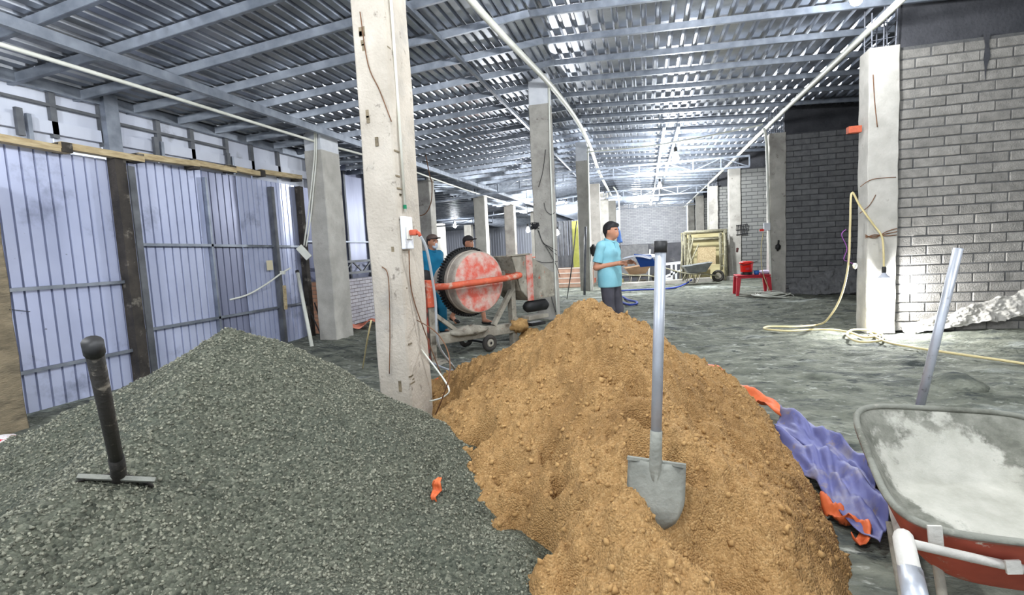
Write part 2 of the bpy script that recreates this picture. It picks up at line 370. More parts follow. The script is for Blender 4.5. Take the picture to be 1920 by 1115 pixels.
for i in range(70):
    Y = .3+i*1.0; Ye = .61+.59*Y
    if Ye > 42: break
    t = min(1, (42.8-Ye)/(Y-Ye)) if Y > 42.8 else 1
    x1 = -6.05+t*(XR+6.05)
    xm = -5.05
    tm = (xm+6.05)/(XR+6.05); ym = Ye+(Y-Ye)*tm
    if x1 > xm:
        purlin((-6.05, Ye, roofz(-6.05)-.06), (xm, ym, roofz(xm)-.06)); purlin((xm, ym, roofz(xm)-.06), (x1, Ye+(Y-Ye)*t, roofz(x1)-.06))
    else: purlin((-6.05, Ye, roofz(-6.05)-.06), (x1, Ye+(Y-Ye)*t, roofz(x1)-.06))
    if Ye > 9.4: purlin((-21.5, Ye-2, roofz(-21.5)-.06), (-6.05, Ye, roofz(-6.05)-.06))
# lengthwise beams under the purlins
MB().bar((-5.05, -1, 3.47), (-5.05, 42, 3.47), .06, .10).build('lengthwise_beam', M_steel, ceiling)
MB().bar((-2.62, 2, 4.29), (-2.62, 30, 4.26), .05, .06).build('lengthwise_beam', M_steel, ceiling)
MB().bar((.9, 14, 4.36), (.9, 40, 4.36), .07, .1).build('lengthwise_beam', M_steel, ceiling)
MB().bar((.55, 14, 4.38), (.55, 40, 4.38), .07, .1).build('lengthwise_beam', M_steel, ceiling)
# cross trusses
def truss(x0, z0, x1, z1, y, dep=.33, y1=None, n=6):
    if y1 is None: y1 = y
    a, b = Vector((x0, y, z0)), Vector((x1, y1, z1)); dn = Vector((0, 0, -dep))
    t = MB().bar(a, b, .05, .06).build('truss', M_steel, ceiling)
    MB().bar(a+dn, b+dn, .05, .06).build('bottom_chord', M_steel, t)
    for i in range(n+1):
        p = a.lerp(b, i/n); MB().bar(p, p+dn, .035, .035).build('web_bar', M_steel, t)
        if i < n:
            q = a.lerp(b, (i+1)/n)
            MB().bar(p if i % 2 else p+dn, (q+dn) if i % 2 else q, .025, .025).build('web_bar', M_steel, t)
truss(-1.8, 3.95, 3.2, 3.95, 17.5); truss(-1.8, 4.0, 3.2, 3.98, 25.5); truss(-1.8, 4.0, 3.2, 3.98, 33.5)
truss(-7.5, 3.3, -1.9, 3.95, 15.5, .3, 17.4, 8); truss(-7.5, 3.28, -1.9, 3.98, 22.5, .3, 25.4, 8); truss(-18, 3.05, -7.5, 3.1, 25, .25, None, 10)

# ---- brick partition walls on the right, one brick at a time
def brick_mesh(name, L, W, Hh, mat_, bev=.008):
    bm = bmesh.new(); bmesh.ops.create_cube(bm, size=1)
    for v in bm.verts: v.co = Vector((v.co.x*L, v.co.y*W, v.co.z*Hh))
    bmesh.ops.bevel(bm, geom=bm.edges[:], offset=bev, segments=1, affect='EDGES')
    me = bpy.data.meshes.new(name); bm.to_mesh(me); bm.free(); me.materials.append(mat_); return me
def brick_wall(name, X0, X1, xend, Y, ztop, mb, mm, md, zroof, notch=None):
    w = struct(name)
    MB().box(X0, xend, Y+.012, Y+.19, 0, ztop+.01).build('mortar_bed', mm, w)
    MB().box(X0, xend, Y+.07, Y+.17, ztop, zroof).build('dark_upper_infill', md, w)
    L, ph = .355, .13
    full = brick_mesh('brick', L-.012, .1, ph-.015, mb); half = brick_mesh('brick', L/2-.012, .1, ph-.015, mb)
    r = 0; z = .0
    while z+ph <= ztop+.02:
        x = X0; k = 0
        off = (r % 2)*L/2 + random.uniform(-.03, .03)
        first = off > .09
        while x < X1:
            if first: me, ln = half, L/2; first = False
            else: me, ln = full, L
            if notch and notch[0] < x+ln/2 < notch[1] and z > notch[2]: x += ln; continue
            b = link('brick', me, w); b.location = (x+ln/2+random.uniform(-.003,.003), Y+.05+random.uniform(-.007,.007), z+ph/2)
            b.rotation_euler = (random.uniform(-.01,.01), random.uniform(-.009,.009), random.uniform(-.012,.012))
            x += ln
        z += ph; r += 1
    return w
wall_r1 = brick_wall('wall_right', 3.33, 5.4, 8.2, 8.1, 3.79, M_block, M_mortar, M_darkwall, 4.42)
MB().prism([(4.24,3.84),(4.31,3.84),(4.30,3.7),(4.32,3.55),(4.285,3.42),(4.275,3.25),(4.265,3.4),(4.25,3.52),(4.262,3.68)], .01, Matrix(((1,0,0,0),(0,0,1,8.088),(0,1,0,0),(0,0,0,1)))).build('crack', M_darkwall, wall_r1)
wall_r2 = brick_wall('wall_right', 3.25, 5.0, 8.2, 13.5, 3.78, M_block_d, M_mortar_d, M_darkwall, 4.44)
for i, Y in enumerate((19.3, 24.9, 30.5, 36.2)):
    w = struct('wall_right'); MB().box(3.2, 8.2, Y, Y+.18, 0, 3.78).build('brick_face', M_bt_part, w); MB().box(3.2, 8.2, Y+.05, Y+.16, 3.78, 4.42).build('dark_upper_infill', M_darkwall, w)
w = MB().box(8.2, 8.4, -2, 43, 0, 4.2).build('wall_right', M_bt_part); w['kind'] = 'structure'
# mortar that has slumped down the first partition
def slump(wall, pts, Y, d, mat_):
    X = np.linspace(0, 1, 110); Z = np.linspace(0, 1, 36); XX, ZZ = np.meshgrid(X, Z)
    xs = np.interp(XX, [0, 1], [pts[0][0], pts[1][0]]); top = np.interp(XX, [0, 1], [pts[0][1], pts[1][1]]); bot = np.interp(XX, [0,1], [pts[2][1], pts[3][1]])
    zz = bot+(top-bot)*ZZ + .06*fbm(xs, ZZ*.5, 6, 3)
    yy = Y-.015 - d*(1-ZZ)*np.clip(1, 0, 1) - .10*np.abs(fbm(xs*1.0, zz, 6, 5, .6)) + .07*(ZZ > .97)+ .1*(ZZ < .03)
    o = link('slumped_mortar', grid_mesh('slumped_mortar', xs, yy, zz, mat_), wall); return o
slump(wall_r1, [(3.4, .06), (5.0, .62), (3.4, -.03), (5.0, .22)], 8.1, .12, M_concrete_d)
slump(wall_r2, [(3.3, .25), (4.75, .75), (3.3, -.02), (4.75, -.02)], 13.5, .3, M_block_d)
# ---- back wall and far walls
wb_ = MB().box(-2.0, 3.2, 42.6, 42.8, 0, 4.6).build('wall_back', M_bt_back); wb_['kind'] = 'structure'
wl_ = struct('wall_back')
for i in range(20):
    m = MB(); x0 = -22+i*1.0; pts = []
    for k in range(5): a = x0+k*.2; pts += [(a,0),(a+.14,0),(a+.155,-.03),(a+.185,-.03)]
    pts.append((x0+1, 0)); n = len(pts)
    m.add([(x, 38+y, z) for z in (0, 3.4) for (x, y) in pts], [(i_, i_+1, n+i_+1, n+i_) for i_ in range(n-1)]); m.build('cladding_sheet', M_clad_far, wl_)
w = MB().box(-22.2, -22, 9, 43, 0, 3.4).build('wall_left', M_clad_far); w['kind'] = 'structure'
w = struct('wall_left')                    # cross wall closing the wider back part
MB().box(-22, -6.1, 9.1, 9.25, 0, 3.4).build('cladding_sheet', M_clad, w)
# low unplastered wall on the kerb in front of the far bay
w = struct('wall_back'); MB().box(-1.2, 3.0, 19.6, 19.75, 0, 1.38).build('low_wall_face', M_lowdark, w)
MB().box(-.9, .1, 19.55, 19.6, .2, 1.36).build('render_patch', M_block_d, w)
k0, k1 = on(1160, 538), on(1372, 524)
kerb = MB().bar((k0.x-.6, k0.y-.3, .05), (k1.x, k1.y, .05), .3, .16).build('trim_1', M_concrete_d, None, bevel=.02); kerb['kind'] = 'structure'

# ---- left wall : ribbed sheets between posts, rails, planks, white panels above
wall_l = struct('wall_left')
XW = -6.0
def clad(y0, y1, z0, z1, mat_=M_clad, x=XW):
    pit = .115; n = max(1, round((y1-y0)/pit)); p = (y1-y0)/n; pts = []
    for i in range(n):
        a = y0+i*p; pts += [(a, 0), (a+p-.022, 0), (a+p-.018, -.026), (a+p-.004, -.026)]
    pts.append((y1, 0)); k = len(pts)
    MB().add([(x+h, y, z) for z in (z0, z1) for (y, h) in pts], [(k+i, k+i+1, i+1, i) for i in range(k-1)]).build('cladding_sheet', mat_, wall_l)
    s = MB()
    for i in range(n): a = y0+(i+1)*p-.014; s.bar((x-.022, a, z0), (x-.022, a, z1), .006, .007, (1,0,0))
    s.build('rib_groove', M_clad_d, wall_l)
ys = [-.5, .65, 1.65, 2.65, 3.65, 4.62]
for a, b in zip(ys[:-1], ys[1:]): clad(a, b, 0, 2.66)
for a, b in zip([4.75, 5.35, 5.93, 6.55, 7.2, 7.55], [5.35, 5.93, 6.55, 7.2, 7.55, 7.9]): clad(a, b, 0, 2.72, M_clad_s if a == 5.93 else M_clad, x=XW+random.uniform(-.01, .01))
def post(y, z0, z1, w, d, mat_, name='post', x=XW+.06): return MB().box(x-d/2, x+d/2, y-w/2, y+w/2, z0, z1).build(name, mat_, wall_l)
post(4.68, 0, 2.72, .13, .12, M_wood_d); post(4.79, 0, 2.6, .08, .02, M_steel_d, 'post_flange', XW+.13); post(4.66, 2.72, 3.42, .16, .1, M_steel, 'upper_post')
post(5.93, 0, 2.62, .035, .05, M_steel, x=XW+.03); post(7.2, 0, 2.62, .07, .08, M_steel_d); post(7.92, 0, 2.7, .1, .1, M_wood_d); post(8.35, 0, 3.35, .08, .08, M_steel_d)
def rail(y0, z0, y1, z1): MB().bar((XW+.04, y0, z0), (XW+.04, y1, z1), .03, .035).build('rail', M_steel, wall_l)
rail(-.5, 1.24, 4.66, 1.24); rail(-.5, .42, 4.66, .42); rail(4.75, 1.68, 7.9, 1.64); rail(4.75, .63, 7.9, .63)
# upper band
for a, b in zip([-.5,1.2,2.3,3.3,4.1,4.72,5.3,5.8,6.4,6.9,7.5], [1.2,2.3,3.3,4.1,4.6,5.3,5.8,6.4,6.9,7.5,8.3]):
    MB().box(XW-.03, XW-.02, a+.01, b-.01, 2.72, 3.34).build('upper_panel', M_panel, wall_l)
    MB().box(XW-.02, XW+.03, b-.03, b+.03, 2.8, 3.36).build('upper_stud', M_steel_d, wall_l)
MB().bar((XW+.02, -.5, 3.13), (XW+.02, 4.6, 3.13), .03, .03).build('rail', M_steel_d, wall_l); MB().bar((XW+.02, 4.72, 3.1), (XW+.02, 6.4, 3.1), .03, .03).build('rail', M_steel_d, wall_l)
MB().bar((XW+.03, -.5, 3.36), (XW+.03, 8.4, 3.28), .06, .11).build('eave_beam', M_steel, wall_l)
MB().bar((XW+.01, -.5, 2.86), (XW+.01, 8.3, 2.94), .04, .13).build('grey_board', M_panel, wall_l)
for a, b, z in [(-.5,1.9,2.66),(1.7,3.2,2.67),(3.1,4.15,2.69),(4.05,4.95,2.71),(4.9,5.75,2.74),(5.7,6.4,2.78),(6.3,7.0,2.80),(6.95,7.9,2.83)]:
    MB().bar((XW+.1, a, z), (XW+.1+random.uniform(-.02,.02), b, z+random.uniform(-.02,.03)), .1, .07).build('plank', M_wood, wall_l)
    MB().box(XW+.0, XW+.16, b-.1, b+.0, z-.05, z+.05).build('plank_end_block', M_wood_d, wall_l)
for y in (3.75, 5.2, 6.35): MB().box(XW+.05, XW+.09, y-.03, y+.03, 2.75, 3.02).build('bracket', M_steel_d, wall_l); MB().box(XW+.05, XW+.09, y+.06, y+.1, 2.72, 2.98).build('bracket', M_steel, wall_l)
# low brick wall further along with an open steel girt above it
wall_low = struct('wall_left')
MB().box(-6.15, -5.95, 8.35, 12.3, 0, .95).build('whitewashed_face', M_bt_low, wall_low)
MB().box(-6.15, -5.6, 8.2, 8.35, 0, .98).build('red_return', M_bt_red, wall_low)
for i in range(5): MB().box(-6.4, -6.38, 8.3+i*.85, 9.1+i*.85, .9, 3.3).build('cladding_sheet', M_clad_s, wall_low)
for i in range(5): MB().box(-6.37, -6.34, 8.28+i*.85, 8.34+i*.85, .9, 3.3).build('post', M_steel_d, wall_low)
g0, g1 = Vector((-6.0, 8.4, 1.32)), Vector((-6.0, 12.2, 1.32)); dn = Vector((0, 0, -.24))
MB().bar(g0, g1, .06, .05).build('girt', M_steel_d, wall_low); MB().bar(g0+dn, g1+dn, .06, .05).build('girt', M_steel_d, wall_low)
for i in range(10):
    p, q = g0.lerp(g1, i/10), g0.lerp(g1, (i+1)/10); MB().bar(p if i % 2 else p+dn, (q+dn) if i % 2 else q, .03, .03).build('girt_web', M_steel_d, wall_low)
MB().bar((-6.3, 8.3, 1.75), (-6.3, 12.4, 1.75), .03, .03).build('rail', M_steel, wall_low)

# ================================================================== COLUMNS
def column_body(m, cx, cy, w, d, z1, taper=0, z0=-.02, seg=14, rough=.006, lean=(0,0)):
    pr = []
    for i in range(seg+1):
        z = z0+(z1-z0)*i/seg; jx = random.uniform(-rough, rough); jy = random.uniform(-rough, rough); s = 1+random.uniform(-rough, rough)*2
        c = .012
        pr.append([(cx+lean[0]*z+jx+x*s, cy+lean[1]*z+jy+y*s, z) for x, y in ((-w/2+c,-d/2),(w/2-c,-d/2),(w/2,-d/2+c),(w/2,d/2-c),(w/2-c,d/2),(-w/2+c,d/2),(-w/2,d/2-c),(-w/2,-d/2+c))])
    vs_ = [v for r in pr for v in r]; fs = [(i*8+k, i*8+(k+1)%8, (i+1)*8+(k+1)%8, (i+1)*8+k) for i in range(seg) for k in range(8)]
    fs += [tuple(range(7,-1,-1)), tuple(seg*8+k for k in range(8))]
    m.add(vs_, fs)
def column(label, x, y, w, d, z1, mat_=M_concrete_d, cap=None, group=None, lean=(0,0)):
    t = thing('concrete_column', label, 'column', (x, y, 0), group)
    m = MB(); column_body(m, 0, 0, w, d, z1 if not cap else z1-cap, lean=lean); m.build('shaft', mat_, t)
    if cap: m = MB(); column_body(m, 0, 0, w-.01, d-.01, z1, z0=z1-cap, seg=2, rough=.002); m.build('plastered_top', M_white_cap, t)
    return t
# the near column with its wires and socket box
cb = column('large pale concrete column in the foreground between gravel and sand heaps', -1.93, 3.72, .27, .40, 4.6, M_concrete)
def wire(name, pts, r, mat_, parent=None, n=6, org=None):
    o = MB().tube(smooth_path(pts, 5), r, 6).build(name, mat_, parent, smooth=True)
    return o
def L_(t, p): return Vector(p)-t.location
yf, xr = 3.72-.2, -1.93+.135     # front face, right face of the near column
def fw(px, py): return at(px, py, yf-.012)
def rw(px, py): return atx(px, py, xr+.012)
wire('tie_wire', [L_(cb, p) for p in (fw(675,22), fw(690,120), fw(712,170), fw(734,228))], .004, M_rust, cb)
wire('tie_wire', [L_(cb, p) for p in (fw(716,500), fw(728,520), fw(731,620), fw(730,700))], .004, M_rust, cb)
m = MB()
g = random.Random(4)
for k in range(26):
    px = 672+g.uniform(-2, 6) if k < 12 else g.uniform(655, 760); py = g.uniform(40, 250) if k < 12 else g.uniform(0, 760)
    p = fw(px+ (py*.05 if k < 12 else 0), py)
    if abs(p.x+1.93) > .12: continue
    m.box(p.x-.012, p.x+.012, yf-.004, yf+.01, p.z-g.uniform(.008,.05), p.z+g.uniform(.008,.05))
for k in range(20):
    z = g.uniform(.2, 4.2); m.box(xr-.02, xr+.003, yf+g.uniform(.0, .05), yf+g.uniform(.06, .09), z, z+.012)
for v in range(len(m.v)): m.v[v] = tuple(Vector(m.v[v])-cb.location)
m.build('chipped_patch', M_earth_col, cb)
# white surface conduit with socket box and orange plug
ctop, cbot = Vector((xr+.012, 3.62, 4.4)), Vector((xr+.012, 3.62, 1.72))
cd = thing('surface_conduit', 'white plastic conduit running down the large foreground column to a socket box', 'conduit', (xr+.012, 3.62, 1.7))
MB().tube([L_(cd, ctop), L_(cd, cbot)], .011, 8).build('pipe', M_pvc, cd, smooth=True)
MB().tube([L_(cd, cbot)+Vector((0,0,.05)), L_(cd, cbot)+Vector((0,0,.02))], .014, 8).build('green_collar', mat('green_tape', (20,120,84)), cd)
sb = thing('socket_box', 'white socket box fixed on the right face of the large foreground column', 'socket box', (xr+.001, 3.61, 1.55))
MB().box(0, .035, -.075, .075, -.12, .13).build('box_body', M_white_cap, sb, bevel=.008)
MB().box(.035, .047, -.05, .045, -.045, .05).build('socket_plate', M_pvc, sb, bevel=.004)
pg = thing('power_plug', 'orange power plug pushed into the white socket box', 'plug', (xr+.048, 3.61, 1.555))
MB().box(0, .055, -.026, .026, -.022, .022).build('plug_body', M_orange, pg, bevel=.008)
MB().tube([(.05,0,0),(.07,0,-.008),(.08,0,-.03)], .014, 8).build('strain_relief', M_orange, pg, smooth=True)
pc = Vector((xr+.13, 3.61, 1.525))
o = MB().tube(smooth_path([pc, pc+Vector((.02,.06,-.12)), pc+Vector((.0,.2,-.5)), pc+Vector((-.04,.3,-.9)), pc+Vector((-.2,1.0,-1.3)), Vector((-2.75, 5.7, .12))], 6), .011, 6).build('mixer_power_cable', mat('grey_cable', (168,172,176)), None, True); tag(o, 'grey mixer cable dropping from the orange plug on the foreground column', 'cable')
o = MB().tube(smooth_path([(xr+.03, 3.6, 1.42), (xr+.02, 3.62, 1.1), (xr+.05, 3.75, .75), (xr+.1, 3.95, .3)], 6), .0045, 6).build('supply_cord', M_rust, None, True); adopt(o, sb)
o = MB().tube(smooth_path([rw(782,600), atd(820,625,3.6), atd(842,668,3.5), atd(838,722,3.4), atd(805,803,3.75)], 6), .0045, 6).build('bent_wire', M_rust, None, True); tag(o, 'bent wire looping off the foot of the foreground column beside the sand', 'wire')
o = MB().tube(smooth_path([rw(790,655), atd(838,720,3.55), atd(835,742,3.55), atd(806,752,3.7)], 6), .006, 6).build('bent_bar', M_pvc, None, True); tag(o, 'pale bent bar at the foot of the foreground column near orange cloth', 'bar')

column('tall concrete column with white plastered top beside the mixer hopper', -1.9, 9.95, .40, .30, 4.68, M_concrete_d, .55)
column('slimmer concrete column with white top left of the man in the pale blue polo', -1.78, 15.7, .36, .30, 4.5, M_concrete_d, .55)
column('concrete column directly behind the man in the pale blue polo', -1.95, 21.2, .40, .34, 3.9, M_concrete_d)
column('distant concrete column beyond the one behind the polo-shirted man', -1.95, 26.2, .42, .34, 4.0, M_concrete_d)
column('most distant column of the middle row at the far brick wall', -1.9, 32.0, .42, .34, 4.1, M_concrete_d)
column('muddy brown column at the left edge of the picture', -5.70, 3.05, .40, .36, 2.35, M_earth_col)
column('concrete column against the blue cladding with a white top and hanging cables', -5.36, 7.85, .34, .52, 3.6, M_conc_pale, .38)
column('grey column behind the worker in teal', -5.75, 12.9, .44, .36, 3.55, M_concrete_d)
column('pale column in the middle of the left bay behind the mixer', -5.7, 17.6, .42, .34, 3.5, M_conc_pale)
column('grey column right of the pale one in the left bay behind the hopper', -5.7, 21.7, .44, .34, 3.45, M_concrete_d)
column('far pale column next to the hanging lamp in the left bay', -5.6, 26.5, .42, .34, 3.45, M_conc_pale)
column('far column on the left below the lowest bright lamp', -11.2, 27.0, .45, .4, 3.1, M_concrete_d)
column('far column behind the capped worker', -10.4, 29.5, .45, .4, 3.1, M_conc_pale)
column('far column just right of the central pale column in the left bay', -8.6, 27.0, .45, .4, 3.1, M_conc_pale)
# right hand pillars with rebar sticking out of the top
def pillar(label, x, y, w, d, mat_, rebar=True, z1=3.82):
    t = thing('concrete_pillar', label, 'pillar', (x, y, 0))
    m = MB(); column_body(m, 0, 0, w, d, z1, seg=22, rough=.008); m.build('shaft', mat_, t)
    if rebar:
        for sx in (-1, 0, 1):
            for sy in (-1, 1):
                MB().tube([(sx*w*.38, sy*d*.35, z1-.05), (sx*w*.38+random.uniform(-.02,.02), sy*d*.35, z1+random.uniform(.45,.6))], .009, 6).build('rebar', M_rebar, t)
        for z in (z1+.1, z1+.3): MB().tube([(-w*.4,-d*.38,z),(w*.4,-d*.38,z+.02),(w*.4,d*.38,z),(-w*.4,d*.38,z)], .006, 5, closed=True).build('stirrup', M_rebar, t)
    return t
pA = pillar('bright concrete pillar with the glowing work lamp on its foot', 3.13, 8.2, .36, .34, M_conc_pale)
pillar('concrete pillar with white conduit beside the red table', 3.07, 13.6, .36, .32, M_concrete_d)
pillar('concrete pillar with a hanging wire basket left of the red table', 3.05, 19.4, .38, .32, M_concrete_d)
pillar('pillar just right of the white conduit behind the scaffold frames', 3.02, 25.0, .40, .34, M_concrete_d)
pillar('second pillar from the far brick wall', 3.0, 30.6, .42, .34, M_concrete_d, False, 3.9)
pillar('pillar standing against the far brick wall', 3.0, 36.3, .42, .34, M_concrete_d, False, 3.95)
def pl(px, py): return at(px, py, 8.02)
wire('crack_rebar', [L_(pA, p) for p in (pl(1637,140), pl(1640,190), pl(1645,238))], .006, M_rust, pA)
wire('tie_wire', [L_(pA, p) for p in (pl(1613,350), pl(1636,336), pl(1680,332))], .005, M_rust, pA)
wire('tie_wire', [L_(pA, p) for p in (pl(1612,400), pl(1630,385), pl(1642,365))], .005, M_rust, pA)
for k in range(3): wire('tie_wire', [L_(pA, p) for p in (pl(1622,440+3*k), pl(1640,446-3*k), pl(1662,434+4*k), pl(1682,428+6*k))], .006, M_rust, pA)
o = MB().box(-.16, .0, -.08, .02, -.045, .045).build('clay_brick', M_brickred, None, bevel=.004); o.location = at(1612, 243, 8.2); tag(o, 'orange clay brick projecting from the left edge of the bright pillar', 'brick')

# ================================================================== HEAPS
def ridge_h(x, y, segs):
    z = np.full_like(x, -9.)
    for (a, b, sl, rd) in segs:
        ax, ay, az = a; bx, by, bz = b
        L2 = (bx-ax)**2+(by-ay)**2; t = np.clip(((x-ax)*(bx-ax)+(y-ay)*(by-ay))/L2, 0, 1)
        d = np.hypot(x-(ax+t*(bx-ax)), y-(ay+t*(by-ay)))
        zz = az+t*(bz-az)-sl*(np.sqrt(d*d+rd*rd)-rd)
        k = .10; h = np.clip(.5+.5*(zz-z)/k, 0, 1); z = z*(1-h)+zz*h+k*h*(1-h)*.6
    return z
G_SEG = [((-2.16,2.22,1.02), (-1.85,1.15,.66), .74, .10), ((-1.85,1.15,.66), (-1.6,.2,.5), .72, .15), ((-2.16,2.22,1.0), (-3.3,1.55,.46), .62, .14), ((-2.0,2.35,.95), (-2.18,2.2,1.04), .74, .05), ((-1.2,1.8,.38), (-.66,1.78,.22), .5, .2), ((-1.1,1.2,.36), (-.5,1.3,.22), .5, .2)]
def dip(x, y, cx, cy, rx, ry, dp): return dp*np.exp(-((x-cx)/rx)**2-((y-cy)/ry)**2)
def gravel_h(x, y):
    z = ridge_h(x, y, G_SEG) - dip(x, y, -1.55, 3.3, .34, .5, .30) - dip(x, y, -1.25, 2.75, .02, .18, .07)
    return z + .045*fbm(x, y, 2.2, 4) + .02*fbm(x, y, 12, 3)
S_SEG = [((-.36,3.32,.99), (.02,2.2,.58), .80, .12), ((.02,2.2,.58), (.10,1.35,.33), .80, .15), ((.10,1.35,.33), (.2,.8,.05), .8, .15), ((-.36,3.32,.98), (-1.0,3.78,.66), .72, .12), ((-1.0,3.78,.64), (-1.85,4.5,.22), .6, .15),
         ((-.36,3.32,.98), (.22,3.95,.5), .70, .1), ((.22,3.95,.46), (.42,5.2,.12), .5, .2), ((-1.4,4.9,.22), (-1.7,6.2,.05), .35, .2), ((.1,2.9,.5), (.55,2.2,.2), .6, .15)]
_sb = sorted([(p.y, p.x) for p in [on(a, b, .04) for a, b in ((1270,668),(1290,683),(1385,742),(1462,805),(1512,878),(1582,942),(1640,1010),(1645,1115))]])
SB_Y = [a for a, b in _sb]; SB_X = [b for a, b in _sb]
def sand_base(x, y):
    z = ridge_h(x, y, S_SEG)
    z = z - dip(x, y, -1.62, 3.62, .32, .4, .4)
    e = np.interp(y, SB_Y, SB_X)-.06
    z = z-np.clip((x-e+.22)/.22, 0, 2)**2*.16
    n = fbm(x, y, 2.4, 4)
    pit_ = np.clip(vnoise(x*10+3, y*10)+.5*vnoise(x*23, y*23+9)-.26, 0, 1)
    return z + .08*n + .065*np.abs(fbm(x, y, 8, 3)) + .036*fbm(x, y, 24, 3, .6) - .16*pit_
def hit(px, py, hf, d0=.6, d1=9, n=1500):
    v = ray(px, py); t = np.linspace(d0, d1, n); X = v.x*t; Y = v.y*t; Z = CAMH+v.z*t
    k = np.nonzero(Z < hf(X, Y))[0]
    i = k[0] if len(k) else n-1
    return Vector((X[i], Y[i], Z[i]))
HOLES = []
for (px, py, r, dp) in [(1120,676,.07,.05),(1150,672,.07,.06),(1172,662,.05,.07),(1188,700,.045,.08),(1195,735,.04,.08),(1201,770,.04,.09),(1206,805,.04,.1),(1211,838,.045,.1),(1250,815,.05,.08),(1268,835,.04,.07),(1300,842,.05,.06),(897,806,.05,.12),(1046,850,.025,.06),(1050,880,.025,.08),(1049,905,.025,.07),(1030,838,.03,.05),(1350,968,.14,.07),(1330,985,.10,.05),(985,1000,.07,.08),(1005,1015,.07,.08),(1090,620,.05,.03),(1220,665,.05,.04),(1290,760,.05,.04),(1320,800,.04,.04),(1390,840,.05,.04),(940,890,.04,.04),(970,960,.04,.05)]:
    p = hit(px, py, sand_base); HOLES.append((p.x, p.y, r*1.35, dp*1.3))
def sand_h(x, y):
    z = sand_base(x, y)
    for (hx, hy, r, dp) in HOLES:
        d2 = ((x-hx)**2+(y-hy)**2)/(r*r); z = z-1.7*dp*np.exp(-d2*.75)+dp*.25*np.exp(-(np.sqrt(d2)-1.5)**2*4)
    return z
def heap(name, hf, x0, x1, y0, y1, st, mat_, label, cat):
    X, Y = np.meshgrid(np.arange(x0, x1, st), np.arange(y0, y1, st)); Z = hf(X, Y)
    keep = Z > ground_h(X, Y)-.06
    o = link(name, grid_mesh(name, X, Y, Z, mat_, keep)); tag(o, label, cat, None, 'stuff'); return o
gravel = heap('gravel_heap', gravel_h, -3.9, -.1, .15, 4.1, .0075, M_gravel, 'dark grey gravel heap filling the left foreground', 'gravel')
sand = heap('sand_heap', sand_h, -2.9, 1.25, .75, 6.9, .009, M_sand, 'yellow-brown sand heap in the middle foreground', 'sand')
_oct = np.array([(1,0,0),(-1,0,0),(0,1,0),(0,-1,0),(0,0,1),(0,0,-1)], float)
_ot = np.array([(0,2,4),(2,1,4),(1,3,4),(3,0,4),(2,0,5),(1,2,5),(3,1,5),(0,3,5)])
def pebbles(name, hf, other, n, box, r0, r1, mat_, parent, pw=2.0):
    x = rng.uniform(box[0], box[1], n); y = box[2]+(box[3]-box[2])*rng.random(n)
    z = hf(x, y); ok = (z > ground_h(x, y)) & (z > other(x, y)-.01); x, y, z = x[ok], y[ok], z[ok]; n = len(x)
    r = r0+(r1-r0)*rng.random(n)**pw
    V = _oct[None]*(.65+.7*rng.random((n, 6, 1)))*(np.array([1, .8, .6])*r[:,None])[:,None,:]
    q = rng.normal(size=(n, 4)); q /= np.linalg.norm(q, axis=1, keepdims=True); a, b, c, d = q.T
    Rm = np.stack([np.stack([1-2*(c*c+d*d), 2*(b*c-a*d), 2*(b*d+a*c)], -1), np.stack([2*(b*c+a*d), 1-2*(b*b+d*d), 2*(c*d-a*b)], -1), np.stack([2*(b*d-a*c), 2*(c*d+a*b), 1-2*(b*b+c*c)], -1)], 1)
    V = np.einsum('nij,nkj->nki', Rm, V) + np.stack([x, y, z+r*.15], -1)[:,None,:]
    T = (_ot[None]+6*np.arange(n)[:,None,None]).reshape(-1, 3)
    o = link(name, np_mesh(name, V.reshape(-1, 3), T, mat_), parent); o['kind'] = 'stuff'; return o
pebbles('gravel_stones', gravel_h, sand_base, 42000, (-3.3, -.3, .3, 3.6), .004, .012, M_stone, gravel)
pebbles('sand_clods', sand_h, gravel_h, 16000, (-1.9, 1.0, 1.0, 4.6), .003, .022, M_clod, sand, 5.0)

# ================================================================== LAMPS
def bulb(loc, label, power, r=.055, drop=.5, group=None, visible_cord=True):
    t = thing('hanging_bulb', label, 'lamp', loc, group)
    MB().lathe([(r*.42, r*1.9), (r*.5, r*1.2), (r*.85, r*.6), (r, 0), (r*.85, -r*.6), (r*.5, -r*.92), (.003, -r*1.02)], 14).build('bulb_glass', M_bulb, t, True)
    MB().lathe([(r*.45, r*1.8), (r*.48, r*3.0), (r*.2, r*3.3)], 12).build('lamp_socket', M_black, t, True)
    if drop: MB().tube([(0,0,r*3.2), (.01,0,drop)], .006, 6).build('cord', M_wire_b, t)
    ld = bpy.data.lights.new('bulb_light', 'POINT'); ld.energy = power; ld.color = (.93, .97, 1.0); ld.shadow_soft_size = r*1.3
    lo = bpy.data.objects.new('bulb_light', ld); COL.objects.link(lo); lo.parent = t; lo.location = (0, 0, -r*2.6)
    return t
for (px, py, Y, s, lb) in [(1267,297,16,.13,'large glowing bulb under the roof nearest the red table'), (1237,349,23,.12,'second glowing bulb down the right bay behind the large one'), (1220,381,37,.11,'third glowing bulb in the right bay near the far brick wall'),
        (990,368,22,.13,'bright bulb left of the tall white-topped column'), (1062,385,27,.12,'bright bulb between the two white-topped columns'), (853,423,26,.13,'bright bulb above the capped worker in the left bay'),
        (990,432,18,.09,'small low bulb left of the tall column at head height'), (1045,437,16,.08,'small low bulb right of the tall column at head height')]:
    p = at(px, py, Y); bulb(p, lb, BULB_W*((3.2 if px > 1200 else 1.5) if s > .1 else .6), s*.8, max(.2, roofz(p.x)+.01-p.z))
bulb((-.6, 36, 3.9), 'faint far bulb beside the top of the far brick wall', BULB_W*2.0, .07, .6)
